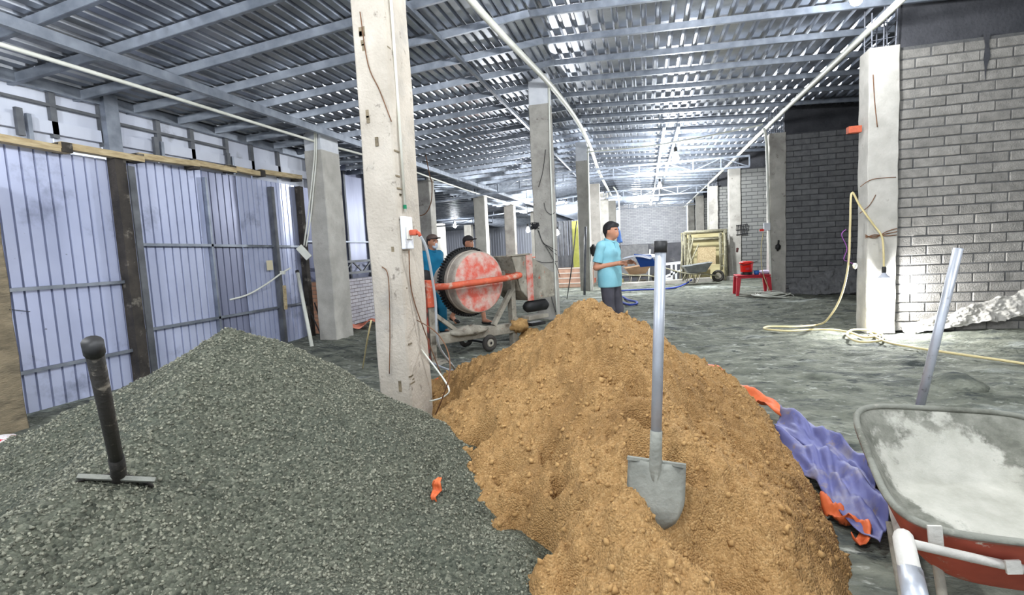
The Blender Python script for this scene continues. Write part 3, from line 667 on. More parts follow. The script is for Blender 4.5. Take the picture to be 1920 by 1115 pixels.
# unseen bulbs over the near part of the hall, most added for light
bulb((.7, 5.2, 4.2), 'work bulb hung above the wheelbarrow just out of the picture', BULB_W*1.0, .09, .4)
bulb((-.5, 1.5, 4.25), 'added bulb hung above the sand heap out of the picture', BULB_W*.65, .09, .45)
bulb((-.6, -.9, 3.9), 'added bulb hung above the photographer out of the picture', BULB_W*.9, .09, .75)
bulb((3.4, 1.0, 3.9), 'added bulb hung at the right behind the photographer', BULB_W*1.0, .09, .4)
bulb((-4.2, 1.0, 3.3), 'added bulb hung beside the blue cladding out of the picture', BULB_W*.6, .08, .6)
bulb((2.5, 7.2, 4.15), 'work bulb hung at the roof above the bright pillar', BULB_W*.2, .07, .3)
# lamp on the pillar
pp = at(1657, 530, 7.92)
lamp = thing('work_lamp', 'glowing work lamp with small metal shade hanging on the bright pillar', 'lamp', pp)
MB().lathe([(.022, .15), (.03, .12), (.075, .075), (.078, .07), (.03, .115)], 20, cap=False).build('lamp_shade', M_panel, lamp, True)
MB().lathe([(.02, .22), (.026, .2), (.026, .13), (.02, .12)], 12).build('lamp_socket', M_black, lamp, True)
MB().lathe([(.02, .1), (.035, .05), (.055, 0), (.045, -.04), (.02, -.06), (.002, -.064)], 16).build('bulb_glass', M_bulb, lamp, True)
ld = bpy.data.lights.new('bulb_light', 'POINT'); ld.energy = 170; ld.color = (.96, .98, 1.0); ld.shadow_soft_size = .05
lo = bpy.data.objects.new('bulb_light', ld); COL.objects.link(lo); lo.parent = lamp; lo.location = (0, -.02, -.1)
q = lambda x, y, Y=7.93: at(x, y, Y)
o = MB().tube(smooth_path([pp+Vector((0,0,.2)), q(1656,460), q(1652,440), q(1637,420), q(1612,385,7.8), q(1597,362,7.75), q(1594,420,7.75), q(1590,500,7.75), q(1575,560,7.75), q(1550,600,7.8), on(1532,609,.03)], 7), .013, 7).build('lamp_cable', M_cable_y, None, True)
tag(o, 'thick cream cable looping from the glowing work lamp down to the floor', 'cable')
fl = lambda x, y: on(x, y, .035)
o = MB().tube(smooth_path([fl(1532,609), fl(1490,612), fl(1440,612), fl(1436,617), fl(1480,620), fl(1540,617), fl(1590,622), fl(1620,632), fl(1645,628), fl(1640,620), fl(1600,618), fl(1588,628), fl(1610,640), fl(1650,638), fl(1655,628), fl(1630,622), fl(1660,640), fl(1720,652), fl(1800,664), fl(1870,674), fl(1935,684)], 7), .014, 7).build('floor_cable', M_cable_y, None, True)
tag(o, 'cream cable looped on the floor at the foot of the bright pillar', 'cable')
o = MB().tube(smooth_path([q(1586,430,7.75), q(1578,440,7.75), q(1588,465,7.75), q(1582,485,7.75), q(1590,490,7.75), q(1602,495,7.75)], 6), .005, 5).build('twin_flex', mat('purple_flex', (150,80,160)), None, True); tag(o, 'purple twin flex with a small bulb holder hanging beside the cream cable', 'flex')
o = MB().lathe([(.02,.03),(.03,0),(.02,-.04),(.004,-.05)], 10).build('bulb_holder', M_pvc, None, True); o.location = q(1603,497,7.75); tag(o, 'small white bulb holder hanging left of the bright pillar', 'bulb holder')

# conduits under the roof
def pipe(name, pts, r, mat_, label, cat='conduit', sm=4, parent=None):
    o = MB().tube(smooth_path(pts, sm), r, 7).build(name, mat_, parent, True); return tag(o, label, cat)
pipe('roof_conduit', [(-5.3, 1.0, 3.33), (-5.3, 4.0, 3.36), (-5.3, 7.55, 3.36), (-5.2, 10, 3.36), (-5.4, 16, 3.34), (-5.4, 30, 3.34)], .022, M_pvc, 'white conduit under the left roof slope passing the column with hanging cables')
pipe('cable_bundle', [(-2.12, 2.2, 4.3), (-1.95, 6.5, 4.42), (-1.66, 9.7, 4.44), (-1.5, 12.5, 4.38), (-1.5, 15.5, 4.3), (-1.6, 20, 4.1), (-1.7, 28, 4.05)], .05, M_pvc, 'thick white cable bundle under the ridge along the middle columns', 'cable')
pipe('roof_conduit', [(3.0, 4.5, 4.12), (3.0, 8.0, 4.1), (2.92, 13.3, 4.05), (2.9, 20, 4.0), (2.9, 28, 4.0), (2.9, 42, 4.0)], .045, M_pvc, 'thick white conduit along the tops of the right pillars')
pipe('wall_conduit', [at(1432,240,13.4), at(1437,270,13.4), at(1441,400,13.4), at(1446,550,13.4)], .03, M_pvc, 'white vertical conduit on the pillar beside the red table')
pipe('wall_conduit', [at(1328,345,20), at(1328,432,20)], .03, M_pvc, 'white vertical conduit standing behind the plywood sheet')
pipe('roof_conduit', [at(1100,285,15.5), at(1230,272,15), at(1400,240,13.6), at(1430,232,13.4)], .02, M_pvc, 'thin white conduit crossing below the roof to the pillar by the red table')
pipe('column_conduit', [at(1029,150,9.78), at(1032,300,9.78), at(1038,450,9.78), at(1044,590,9.78)], .018, M_pvc, 'white conduit on the edge of the tall white-topped column')
pipe('column_conduit', [at(1102,275,15.5), at(1104,380,15.5), at(1106,480,15.5), at(1108,552,15.5)], .025, M_pvc, 'white conduit on the slimmer white-topped column')
pipe('column_conduit', [at(1150,350,21), at(1160,375,21), at(1162,470,21)], .03, M_pvc, 'white conduit on the column behind the polo-shirted man')
# cables, plate, tube lamp by the left column
q = lambda x, y, Y=7.55: at(x, y, Y)
pipe('hanging_cable', [q(589,228), q(590,280), q(586,330), q(578,400), q(570,460)], .014, M_pvc, 'white cable hanging from the top of the column by the cladding', 'cable')
pipe('hanging_cable', [q(592,228), q(593,290), q(588,350), q(582,410), q(574,462)], .012, M_pvc, 'second white cable beside it ending at the pale socket plate', 'cable')
o = MB().box(-.13, .13, -.02, .02, -.06, .06).build('socket_plate', M_pvc, None, bevel=.006); o.location = q(570,473); o.rotation_euler = (0, .9, .3); tag(o, 'pale socket plate dangling on white cables in front of the cladding', 'socket plate')
pipe('extension_cable', [q(545,502,7.2), q(528,512,7.1), q(500,532,6.8), q(465,552,6.5), q(430,562,6.2)], .014, M_pvc, 'white cable drooping in front of the cladding', 'cable', 5)
pipe('thin_line', [q(430,562,6.2), q(330,585,5.6), q(200,593,4.8), q(100,588,4.2), q(18,580,3.2)], .004, M_wire_b, 'thin dark line sagging across the left cladding', 'line', 6)
o = MB().box(-.04,.04,-.02,.02,-.03,.03).build('plug_adapter', M_pvc, None, bevel=.006); o.location = q(530,511,7.1); tag(o, 'small white adapter on the drooping cable', 'adapter')
o = MB().box(-.002,.0,-.07,.07,-.08,.08).build('paper_note', mat('yellowed_paper', (216,206,176)), None); o.location = atx(506,497,-5.93); tag(o, 'small yellowed paper stuck on the cladding', 'paper')
tl = thing('leaning_tube', 'white tube with black end leaning against the cladding', 'tube', on(585,650))
a, b = Vector((0,0,0)), atx(558,512,-5.85)-tl.location
MB().tube([a, b], .03, 10).build('tube', M_pvc, tl, True); MB().tube([b, b+(b-a).normalized()*.05], .033, 10).build('end_cap', M_black, tl, True)
o = MB().bar((0,0,0), atx(533,535,-5.86)-atx(536,580,-5.86), .05, .03, (1,0,0)).build('wood_offcut', M_wood, None); o.location = atx(536,580,-5.86); tag(o, 'short pale wood offcut tied to a post of the cladding', 'wood')
pipe('leaning_stick', [on(680,690), atd(688,640,5.2), atd(696,600,5.0)], .008, M_cable_y, 'thin cane leaning left of the large foreground column', 'stick')
for i,(a,b) in enumerate([((575,570),(603,630)),((590,568),(606,618))]):
    p0, p1 = on(b[0], b[1], .02), at(a[0], a[1], 7.9); pipe('leaning_bar', [p0, p1], .012, M_wire_b, ['black bar leaning on the red brick return', 'second black bar leaning on the red brick return'][i], 'bar')
# twisted wires on other columns
q = lambda x, y: at(x, y, 9.77)
wt = thing('wire_tangle', 'bundle of dark net and wires tied to the tall white-topped column', 'wire', q(1003,425))
for k in range(10):
    g_ = random.Random(k); pts = [Vector((g_.uniform(-.09,.09), g_.uniform(-.04,.02), g_.uniform(-.05,.08))) for _ in range(6)]
    MB().tube(smooth_path(pts, 4), .008, 5).build('strand', M_wire_b, wt, True)
for pts in ([(1008,430),(1018,455),(1026,460),(1044,470)], [(1010,432),(1016,450),(1022,458),(1044,478)], [(1004,488),(1020,492),(1046,490)], [(1022,460),(1034,480),(1044,500),(1050,520)], [(1023,280),(1018,320),(1010,350)], [(1020,380),(1024,395),(1034,402),(1040,398)], [(1031,545),(1036,565),(1042,585)]):
    MB().tube(smooth_path([q(*p)-wt.location for p in pts], 5), .006, 5).build('strand', M_wire_b, wt, True)
pipe('rusty_wire', [at(798,290,11), at(806,330,11), at(810,345,11), at(808,380,11), at(795,402,11), at(770,404,11)], .012, M_rust, 'long rusty wire curving beside the grey column behind the worker in teal', 'wire', 6)
pipe('thin_pole', [on(1063,560), at(1072,500,10.5), at(1081,415,10.8)], .012, M_steel_d, 'thin steel pole leaning between the two white-topped columns', 'pole')
pipe('flat_bar', [on(1096,553,.0), at(1098,425,14.8)], .035, M_steel_d, 'dark flat bar standing against the slimmer white-topped column', 'bar')
q = lambda x, y: at(x, y, 19.33)
nb = thing('wire_basket', 'black wire basket hung on the pillar left of the red table', 'basket', q(1390,430))
for k in range(7):
    a = k/6*.34-.17; MB().tube([(a*.8,-.08,-.2),(a,-.12,.16)], .012, 5).build('basket_wire', M_wire_b, nb)
for z in (-.18,-.02,.14): MB().tube([(-.19,-.12,z),(.19,-.12,z+.03)], .012, 5).build('basket_wire', M_wire_b, nb)
cl = MB().tube(smooth_path([q(1381,452), q(1382,465), q(1380,478)], 4), [.05]*4+[.11]*3+[.04]*2, 8).build('hanging_gloves', mat('dark_red_cloth', (88,48,46),(60,40,38)), None, True); tag(cl, 'dark red gloves hung below the wire basket on the pillar', 'gloves')
cl = MB().tube(smooth_path([at(1460,450,13.38), at(1459,460,13.38), at(1458,470,13.38)], 4), [.02]*4+[.06]*3+[.02]*2, 8).build('hanging_cloth', M_black, None, True); tag(cl, 'small black cloth hung on the pillar right of the red table', 'cloth')

# ================================================================== SHOVELS
def frame(base, top, facing):
    z = (Vector(top)-Vector(base)).normalized(); f = Vector(facing); y = (f-z*f.dot(z)).normalized(); x = y.cross(z)
    Mx = Matrix.Identity(4)
    for i, c in enumerate((x, y, z)):
        for k in range(3): Mx[k][i] = c[k]
    Mx.translation = base; return Mx
def shovel(label, base, top, facing, hm, bm_, rad=.019, bw=.25, bh=.30, cap=True, flare=0):
    L = (Vector(top)-Vector(base)).length
    t = thing('shovel', label, 'shovel'); t.matrix_world = frame(base, top, facing)
    # origin: shoulder of the blade; blade below, handle above
    nx, nz = 13, 11; vs_ = []
    for j in range(nz):
        v = j/(nz-1); w = bw*(1 if v < .55 else 1-.28*((v-.55)/.45)**2)
        for i in range(nx):
            u = i/(nx-1)-.5; z = -bh*v-(.025*(1-(2*u)**2) if v > .99 else 0)
            vs_.append((u*w, .035*(2*u)**2*-1+.03*v, z-.012*abs(u)*(1-v)*0))
    b = MB().add(vs_, [(j*nx+i, j*nx+i+1, (j+1)*nx+i+1, (j+1)*nx+i) for j in range(nz-1) for i in range(nx-1)]).build('blade', bm_, t, True)
    s_ = b.modifiers.new('solid', 'SOLIDIFY'); s_.thickness = .004
    MB().bar((-bw/2, -.018, 0), (bw/2, -.018, 0), .016, .012).build('foot_step', M_blade, b)
    MB().tube([(0,.006,-bh*.55), (0,-.012,-.12), (0,-.008,-.02), (0,0,.05), (0,0,.12)], [.004,.016,.024,rad*1.12,rad*1.1], 12).build('blade_socket', bm_, t, True)
    MB().tube([(0,0,.06), (0,.0,L*.5), (0,0,L)], [rad, rad, rad], 14).build('handle', hm, t, True)
    if cap: MB().tube([(0,0,L-.035), (0,0,L+.006)], rad*1.18, 14).build('grip_cap', M_black, t, True)
    return t
p = hit(1236, 938, sand_h); dd = (p-O_).dot(_f)
sh_b = atd(1229, 868, dd-.045); sh_t = atd(1239, 455, dd-.07)
shovel('steel-handled shovel with black cap standing upright in the sand heap', sh_b, sh_t, (-.12, -1, .25), M_tube, M_blade, .0195, .208, .21)
p = hit(226, 905, gravel_h); dd = (p-O_).dot(_f)
sh_b = p+Vector((0,0,.035)); sh_t = atd(174, 645, dd*.735)
bx = (atd(292, 898, dd)-atd(160, 922, dd)).normalized()
zz = (sh_t-sh_b).normalized(); fc = zz.cross(bx)
shovel('dark muddy shovel stuck in the gravel heap', sh_b, sh_t, (fc.x, fc.y, fc.z), M_tube_d, M_tube_d, .0205, .225, .3)
sb_, st_ = atd(1703, 850, 2.78), atd(1797, 465, 2.52)
shovel('bare steel-tube shovel standing behind the large wheelbarrow', sb_, st_, (.2, -1, 0), M_tube, M_blade, .021, .24, .15, cap=False)

# ================================================================== LARGE WHEELBARROW
wbr = thing('wheelbarrow', 'large cement-crusted wheelbarrow with a red tray at the right edge', 'wheelbarrow', (1.15, 2.1, 0))
WO = Vector((1.15, 2.1, 0))
RIM = [Vector((.69,1.64,.515)), Vector((1.38,1.60,.50)), Vector((1.58,2.56,.58)), Vector((.855,2.50,.625))]
BOT = [Vector((.86,1.80,.30)), Vector((1.26,1.78,.29)), Vector((1.42,2.30,.36)), Vector((.98,2.28,.37))]
def ring(C, n=120, p=5.0, sc=1.0):
    out = []
    for k in range(n):
        a = 2*math.pi*k/n; c, s_ = math.cos(a), math.sin(a)
        u = math.copysign(abs(c)**(2/p), c)*sc; v = math.copysign(abs(s_)**(2/p), s_)*sc
        out.append(C[0]*((1-u)*(1-v)/4)+C[1]*((1+u)*(1-v)/4)+C[2]*((1+u)*(1+v)/4)+C[3]*((1-u)*(1+v)/4))
    return out
def tray(off, mat_, name, flip=False):
    rings = []
    for i in range(33):
        t = i/32; C = [RIM[k].lerp(BOT[k], t) for k in range(4)]
        for k in range(4): C[k] = Vector((C[k].x, C[k].y, RIM[k].z+(BOT[k].z-RIM[k].z)*math.sin(t*math.pi/2)**1.15))
        r_ = ring(C, p=5-1.5*t)
        cen = sum(r_, Vector())/len(r_)
        rings.append([p+Vector(((p-cen).x, (p-cen).y, 0)).normalized()*off*(1-t*.3)+Vector((0,0,-off*.9*t)) for p in r_])
    for sc in (.9,.8,.7,.6,.5,.4,.3,.2): rings.append([p*1.0 for p in ring([b+Vector((0,0,-off*.9)) for b in BOT], p=3.5, sc=sc)])
    n = 120; vs_ = [p-WO for r_ in rings for p in r_]; fs = []
    for i in range(len(rings)-1):
        for k in range(n): k2 = (k+1) % n; fs.append((i*n+k, i*n+k2, (i+1)*n+k2, (i+1)*n+k))
    fs.append(tuple((len(rings)-1)*n+k for k in range(n)))
    o = MB().add(vs_, fs).build(name, mat_, wbr, True)
    if off == 0:
        o.data.materials.clear(); o.data.materials.append(M_crust); ca = o.data.attributes.new('crust', 'FLOAT', 'POINT')
        for vi, v in enumerate(o.data.vertices):
            c = v.co+WO; d = math.hypot((c.x-1.19)/.27, (c.y-2.24)/.27)
            ca.data[vi].value = 1.12-d
    return o
tin = tray(0, M_traydry, 'tray'); tout = tray(.012, M_trayred, 'tray_outside')
MB().tube([p-WO+Vector((0,0,.004)) for p in ring(RIM)], .012, 8, closed=True).build('tray_rim', M_traydry, tin, True)
def wtube(name, pts, r, m_, par=wbr): return MB().tube(smooth_path([Vector(p)-WO for p in pts], 5), r, 12).build(name, m_, par, True)
hA = atd(1714, 1108, 1.16); hB = atd(1694, 1010, 1.34)
hl = wtube('handle', [(1.12,2.75,.24), (.96,2.3,.26), (.80,1.85,.37), hB, hA+(hA-hB)*-.25], .024, M_conc_pale)
dv = (hA-hB).normalized(); MB().tube([hA-dv*.08-WO, hA+dv*.06-WO], .026, 14).build('grip_sleeve', M_tube, hl, True)
hC = hA+Vector((.62,.0,-.02)); hr = wtube('handle', [(1.22,2.75,.24), (1.30,2.3,.26), (1.36,1.85,.36), hC+Vector((.0,.25,.02)), hC], .024, M_conc_pale)
MB().tube([hC+Vector((0,.1,0))-WO, hC+Vector((0,-.03,0))-WO], .026, 14).build('grip_sleeve', M_tube, hr, True)
wtube('cross_bar', [atd(1706,1018,1.42), atd(1800,1040,1.42), atd(1925,1068,1.42)], .013, M_conc_pale)
MB().bar(atd(1752,985,1.45)-WO, atd(1756,1030,1.45)-WO, .035, .008, (0,1,0)).build('bracket', M_conc_pale, wbr)
MB().bar(atd(1898,1050,1.40)-WO, atd(1902,1075,1.40)-WO, .035, .008, (0,1,0)).build('bracket', M_conc_pale, wbr)
for x in (.86, 1.32): wtube('leg', [(x,1.78,.34), (x,1.72,.12), (x,1.8,.015), (x,1.95,.015), (x,2.1,.3)], .014, M_cemgrey)
wh = MB().tube([Vector((1.17+.0, 2.88+.145*math.cos(a), .19+.145*math.sin(a)))-WO for a in np.linspace(0, 2*math.pi, 25)[:-1]], .042, 10, closed=True).build('wheel', M_tire, wbr, True)
MB().lathe([(.12,-.02),(.06,-.03),(.03,-.05),(.03,.05),(.06,.03),(.12,.02)], 18, Matrix.Translation(Vector((1.17,2.88,.19))-WO) @ Matrix.Rotation(math.pi/2, 4, 'Y')).build('hub', M_cemgrey, wh, True)
for x in (1.09, 1.25): wtube('fork', [(x,2.5,.3), (x,2.88,.19)], .012, M_cemgrey)
o = MB().lathe([(.05,-.01),(.07,.01),(.05,.05),(.01,.06)], 10).build('concrete_lump', M_conc_pale, None, True); o.location = on(1712,775,.0); tag(o, 'pale concrete lump on the floor behind the wheelbarrow', 'lump')
o = MB().lathe([(.26,-.03),(.2,.03),(.14,.06),(.08,.1),(.01,.11)], 14).build('dirt_lump', M_floor, None, True); o.location = on(1790,720,.0); tag(o, 'dark damp dirt lump on the floor right of the leaning shovel', 'lump')

# ================================================================== TARP
def ribbon(name, px, w, mat_, label, cat, z=.05, amp=.03, seed=1, parent=None):
    g_ = random.Random(seed); P = smooth_path([on(x, y, z) for x, y in px], 8); vs_ = []; n = 7
    for i, p in enumerate(P):
        t = (P[min(i+1,len(P)-1)]-P[max(i-1,0)]).normalized(); s_ = t.cross(Vector((0,0,1)))
        ph = i*.35
        for k in range(n):
            u = k/(n-1)-.5; vs_.append(p+s_*(u*w*(1+.35*math.sin(ph*.7)))+Vector((0,0,amp*math.sin(ph+u*4)+.4*amp*math.sin(ph*2.3)+ .03*(.25-u*u)+g_.uniform(-.006,.006))))
    o = MB().add(vs_, [(i*n+k, i*n+k+1, (i+1)*n+k+1, (i+1)*n+k) for i in range(len(P)-1) for k in range(n-1)]).build(name, mat_, parent, True)
    s_ = o.modifiers.new('solid', 'SOLIDIFY'); s_.thickness = .004
    if label: tag(o, label, cat)
    return o
tarp = thing('tarpaulin', 'blue tarpaulin with orange hem crumpled along the right foot of the sand heap', 'tarpaulin', on(1540, 880))
def tarp_patch(top, bot, name, mat_, seed, amp):
    nu, nv = 60, 26; T = smooth_path([on(x, y, .03) for x, y in top], 15); B = smooth_path([on(x, y, .05) for x, y in bot], 15); vs_ = []
    for i in range(nu+1):
        a = T[round(i/nu*(len(T)-1))]; b = B[round(i/nu*(len(B)-1))]
        for j in range(nv+1):
            v = j/nv; p = a.lerp(b, v); env = math.sin(math.pi*min(1, max(0, v)))*.7+.3
            f = float(fbm(np.array([i*.035+v*.8]), np.array([v*2.2-i*.04]), 2.2, 3, .5)[0]) + .35*math.sin(i*.32+v*7+seed)*math.sin(v*5)
            g2 = abs(float(vnoise(np.array([i*.06+v*1.6+seed]), np.array([v*4.0+i*.02]))[0]))
            vs_.append(p+Vector((0,0, .02+amp*.6*env*(f+.3)+.03*env*g2+.07*math.exp(-((v-.35-.1*math.sin(i*.12))/.13)**2)))-tarp.location)
    m_ = nv+1
    o = MB().add(vs_, [(i*m_+j, i*m_+j+1, (i+1)*m_+j+1, (i+1)*m_+j) for i in range(nu) for j in range(nv)]).build(name, mat_, tarp, True)
    s_ = o.modifiers.new('solid', 'SOLIDIFY'); s_.thickness = .004; return o
tarp_patch([(1470,782),(1512,795),(1558,828),(1602,862),(1640,900)], [(1452,800),(1490,828),(1540,862),(1590,890),(1640,940)], 'crumpled_edge', M_tarp, 1, .10)
tarp_patch([(1448,828),(1510,838),(1570,868),(1618,905),(1680,960)], [(1462,862),(1520,905),(1548,935),(1590,985),(1650,1030)], 'folded_sheet', M_tarp, 4, .13)
h1 = ribbon('hem', [(1292,676),(1330,690),(1362,708),(1398,732),(1438,755),(1480,782)], .10, M_hem, None, None, .09, .03); h1.parent = tarp; h1.matrix_parent_inverse = Matrix.Translation(-tarp.location)
h2 = ribbon('hem', [(1545,934),(1562,955),(1590,975),(1622,990),(1612,1012)], .045, M_hem, None, None, .06, .03, 5); h2.parent = tarp; h2.matrix_parent_inverse = Matrix.Translation(-tarp.location)
def scrap(px, py, hf, w, h, label, seed, rz=0):
    p = hit(px, py, hf); g_ = random.Random(seed); n = 9; vs_ = []
    for i in range(n):
        for j in range(n):
            u, v = i/(n-1)-.5, j/(n-1)-.5
            vs_.append((u*w*(1+.4*math.sin(v*9)), .02*math.sin(v*14)+g_.uniform(-.008,.008), v*h))
    o = MB().add(vs_, [(i*n+j, i*n+j+1, (i+1)*n+j+1, (i+1)*n+j) for i in range(n-1) for j in range(n-1)]).build('tarp_scrap', M_hem, None, True)
    s_ = o.modifiers.new('solid', 'SOLIDIFY'); s_.thickness = .004
    o.location = p+Vector((0,-.03,.02)); o.rotation_euler = (-.5, .1, rz); tag(o, label, 'cloth'); return o
scrap(822, 926, gravel_h, .035, .13, 'bright orange tarpaulin scrap poking out of the gravel', 2)
o = scrap(824, 716, sand_base, .10, .16, 'orange cloth scrap at the foot of the large foreground column', 6, .4); o.location = on(826, 722, .1)
fc_ = ribbon('salmon_sheet', [(640,618),(662,611),(680,606),(700,600)], .28, mat('salmon_plastic', (226,140,112),(206,120,96)), 'salmon plastic sheet at the foot of the low whitewashed brick wall', 'sheet', .08, .03, 9)
bag = MB().lathe([(.02,-.02),(.12,.0),(.13,.06),(.08,.12),(.02,.14)], 12).build('plastic_bag', mat('white_red_bag', (226,222,220), (214,206,204), spot=[(14,(190,50,60),.56,.6)]), None, True)
bag.location = on(6, 842, .04); bag.scale = (1,1,.8); tag(bag, 'white and red plastic bag at the left edge on the gravel', 'bag')
o = MB().tube(smooth_path([(-5.42,2.82,1.25),(-5.36,2.82,1.2),(-5.37,2.84,1.08),(-5.43,2.83,1.1)],4), [.02]+[.07]*11+[.02], 8).build('rope_knot', M_earth_col, None, True); tag(o, 'brown rope knot tied round the muddy column at the left edge', 'rope')

# ================================================================== CONCRETE MIXER
mx = thing('concrete_mixer', 'orange and cement-splashed concrete mixer behind the large foreground column', 'concrete mixer', (-2.66, 5.9, 0), None, math.atan2(.824, .566))
RY = Matrix.Rotation(-math.pi/2, 4, 'X')     # lathe axis z -> +y
dr = Matrix.Translation((.70, 0, .985)) @ RY
shell = MB().lathe([(.395,-.15),(.41,-.145),(.415,-.10),(.418,.0),(.418,.07),(.40,.12),(.41,.18),(.32,.40),(.24,.58),(.25,.60)], 48, dr, cap=False).build('drum', M_drum_w, mx, True)
MB().lathe([(.001,-.175),(.15,-.172),(.30,-.163),(.37,-.155),(.398,-.148)], 48, dr, cap=False).build('drum_bottom', M_drum, shell, True)
MB().tube([dr @ Vector((.417*math.cos(a), .417*math.sin(a), .0)) for a in np.linspace(0, 2*math.pi, 49)[:-1]], .012, 6, closed=True).build('drum_band', M_drum_w, shell, True)
gm = MB(); nT = 72
MBp = [(.415,.07),(.452,.07),(.452,.15),(.415,.15)]
gm.lathe(MBp+[MBp[0]], 72, dr, cap=False)
for k in range(nT):
    a = 2*math.pi*k/nT; c = dr @ Vector((.462*math.cos(a), .462*math.sin(a), .11)); rd = (dr.to_3x3() @ Vector((math.cos(a), math.sin(a), 0)))
    ax = dr.to_3x3() @ Vector((0,0,1)); gm.bar(c-ax*.04, c+ax*.04, .02, .026, rd)
gm.build('ring_gear', M_gear, mx)
yk = MB().tube(smooth_path([(.03,.16,.975),(.05,-.10,.975),(.13,-.26,.98),(.35,-.29,.99),(.70,-.30,1.0),(1.08,-.29,1.015),(1.32,-.25,1.03),(1.40,-.08,1.035),(1.41,.16,1.035)], 6), .042, 14).build('yoke', M_orange, mx, True)
for x, z in ((.03,.975),(1.41,1.035)): MB().lathe([(.06,-.05),(.075,-.03),(.075,.03),(.06,.05)], 16, Matrix.Translation((x,.16,z)) @ RY).build('pivot_bearing', M_cemgrey, mx, True)
MB().box(-.05,.03,-.06,.06,.0,.80).build('support_leg', M_cemgrey, mx, bevel=.006); MB().box(-.07,.05,-.08,.1,.72,1.06).build('leg_head', M_orange, mx, bevel=.008)
MB().box(-.12,-.06,-.05,.05,.03,.98).build('side_channel', mat('rust_red_steel', (150,66,52),(110,52,44), spot=[(8,(60,50,46),.5,.6)]), mx, bevel=.005)
MB().box(1.33,1.41,-.05,.05,.0,1.0).build('support_leg', M_cemgrey, mx, bevel=.006)
MB().bar((-.05,0,.30),(1.45,0,.27),.12,.14).build('base_beam', M_cemgrey, mx, bevel=.01)
MB().bar((.0,-.02,.66),(.42,-.02,.33),.05,.05).build('brace', M_cemgrey, mx); MB().bar((1.34,-.04,.82),(.98,-.04,.36),.06,.06).build('brace', M_cemgrey, mx); MB().bar((1.36,-.04,.42),(1.72,-.1,.08),.06,.06).build('brace', M_cemgrey, mx)
MB().box(-.09,.1,-.25,.25,.0,.04).build('foot_plate', M_cemgrey, mx)
MB().lathe([(.03,-.05),(.13,-.05),(.13,-.02),(.11,0),(.13,.02),(.13,.05),(.03,.05)], 28, Matrix.Translation((.03,.16,1.06)) @ RY).build('drive_pulley', M_gear, mx, True)
wl = MB().tube([(.88+.085*math.cos(a), -.06, .125+.085*math.sin(a)) for a in np.linspace(0, 2*math.pi, 21)[:-1]], .035, 8, closed=True).build('wheel', M_tire, mx, True)
MB().lathe([(.07,-.02),(.04,-.035),(.02,-.04),(.02,.04),(.07,.02)], 16, Matrix.Translation((.88,-.06,.125)) @ RY).build('hub', M_cemgrey, wl, True)
wl = MB().tube([(.88+.085*math.cos(a), .5, .125+.085*math.sin(a)) for a in np.linspace(0, 2*math.pi, 21)[:-1]], .035, 8, closed=True).build('wheel', M_tire, mx, True)
MB().bar((.88,-.1,.125),(.88,.54,.125),.03,.03).build('axle', M_gear, mx)
# skip hopper
hp = MB().prism([(1.30,1.30),(1.62,1.31),(2.12,1.02),(2.12,.66),(1.62,.64),(1.45,.80)], .012, Matrix.Translation((0,-.12,0)) @ Matrix(((1,0,0,0),(0,0,1,0),(0,1,0,0),(0,0,0,1)))).build('hopper', M_cemgrey, mx)
MB().prism([(1.30,1.30),(1.62,1.31),(2.12,1.02),(2.12,.66),(1.62,.64),(1.45,.80)], .012, Matrix.Translation((0,.45,0)) @ Matrix(((1,0,0,0),(0,0,1,0),(0,1,0,0),(0,0,0,1)))).build('hopper_side', M_cemgrey, hp)
for a, b in [((1.62,.64),(2.12,.66)), ((2.12,.66),(2.12,1.02)), ((1.45,.80),(1.62,.64)), ((1.30,1.30),(1.45,.80))]:
    MB().add([(a[0],-.12,a[1]),(b[0],-.12,b[1]),(b[0],.46,b[1]),(a[0],.46,a[1]),(a[0]+.01,-.12,a[1]+.012),(b[0]+.01,-.12,b[1]+.012),(b[0]+.01,.46,b[1]+.012),(a[0]+.01,.46,a[1]+.012)], [(0,1,2,3),(7,6,5,4),(0,4,5,1),(1,5,6,2),(2,6,7,3),(3,7,4,0)]).build('hopper_plate', M_cemgrey, hp)
MB().box(1.57,1.69,-.135,-.12,.64,1.32).build('hopper_stiffener', M_drum, hp, bevel=.004)
MB().bar((1.2,-.13,1.31),(1.64,-.13,1.32),.02,.02).build('hopper_lip', M_cemgrey, hp)
MB().tube([(1.55,-.08,.55),(1.6,-.08,.55),(1.95,-.08,.55),(2.0,-.08,.55)], [.05,.085,.085,.05], 16).build('motor', M_gear, mx, True)
MB().box(1.55,1.95,-.16,.02,.36,.42).build('motor_mount', M_cemgrey, mx, bevel=.006); MB().box(1.62,1.9,-.14,.0,.26,.31).build('motor_mount', M_gear, mx, bevel=.006)
for (x, y, z, sx, sz, mt) in [(.55,-.03,.34,.30,.07,M_cemgrey), (1.42,-.08,.30,.16,.10,M_clod), (1.62,-.12,.06,.24,.16,M_clod)]:
    n1, n2 = 16, 9; vs_ = []
    for i in range(n2):
        for k in range(n1):
            ph = i/(n2-1)*math.pi; a = 2*math.pi*k/n1; jt = 1+random.uniform(-.22,.18)
            vs_.append((x+sx*math.sin(ph)*math.cos(a)*jt, y+.14*math.sin(ph)*math.sin(a)*jt, z+sz*math.cos(ph)*jt))
    MB().add(vs_, [(i*n1+k, i*n1+(k+1)%n1, (i+1)*n1+(k+1)%n1, (i+1)*n1+k) for i in range(n2-1) for k in range(n1)]).build('material_lump', mt, mx, True)

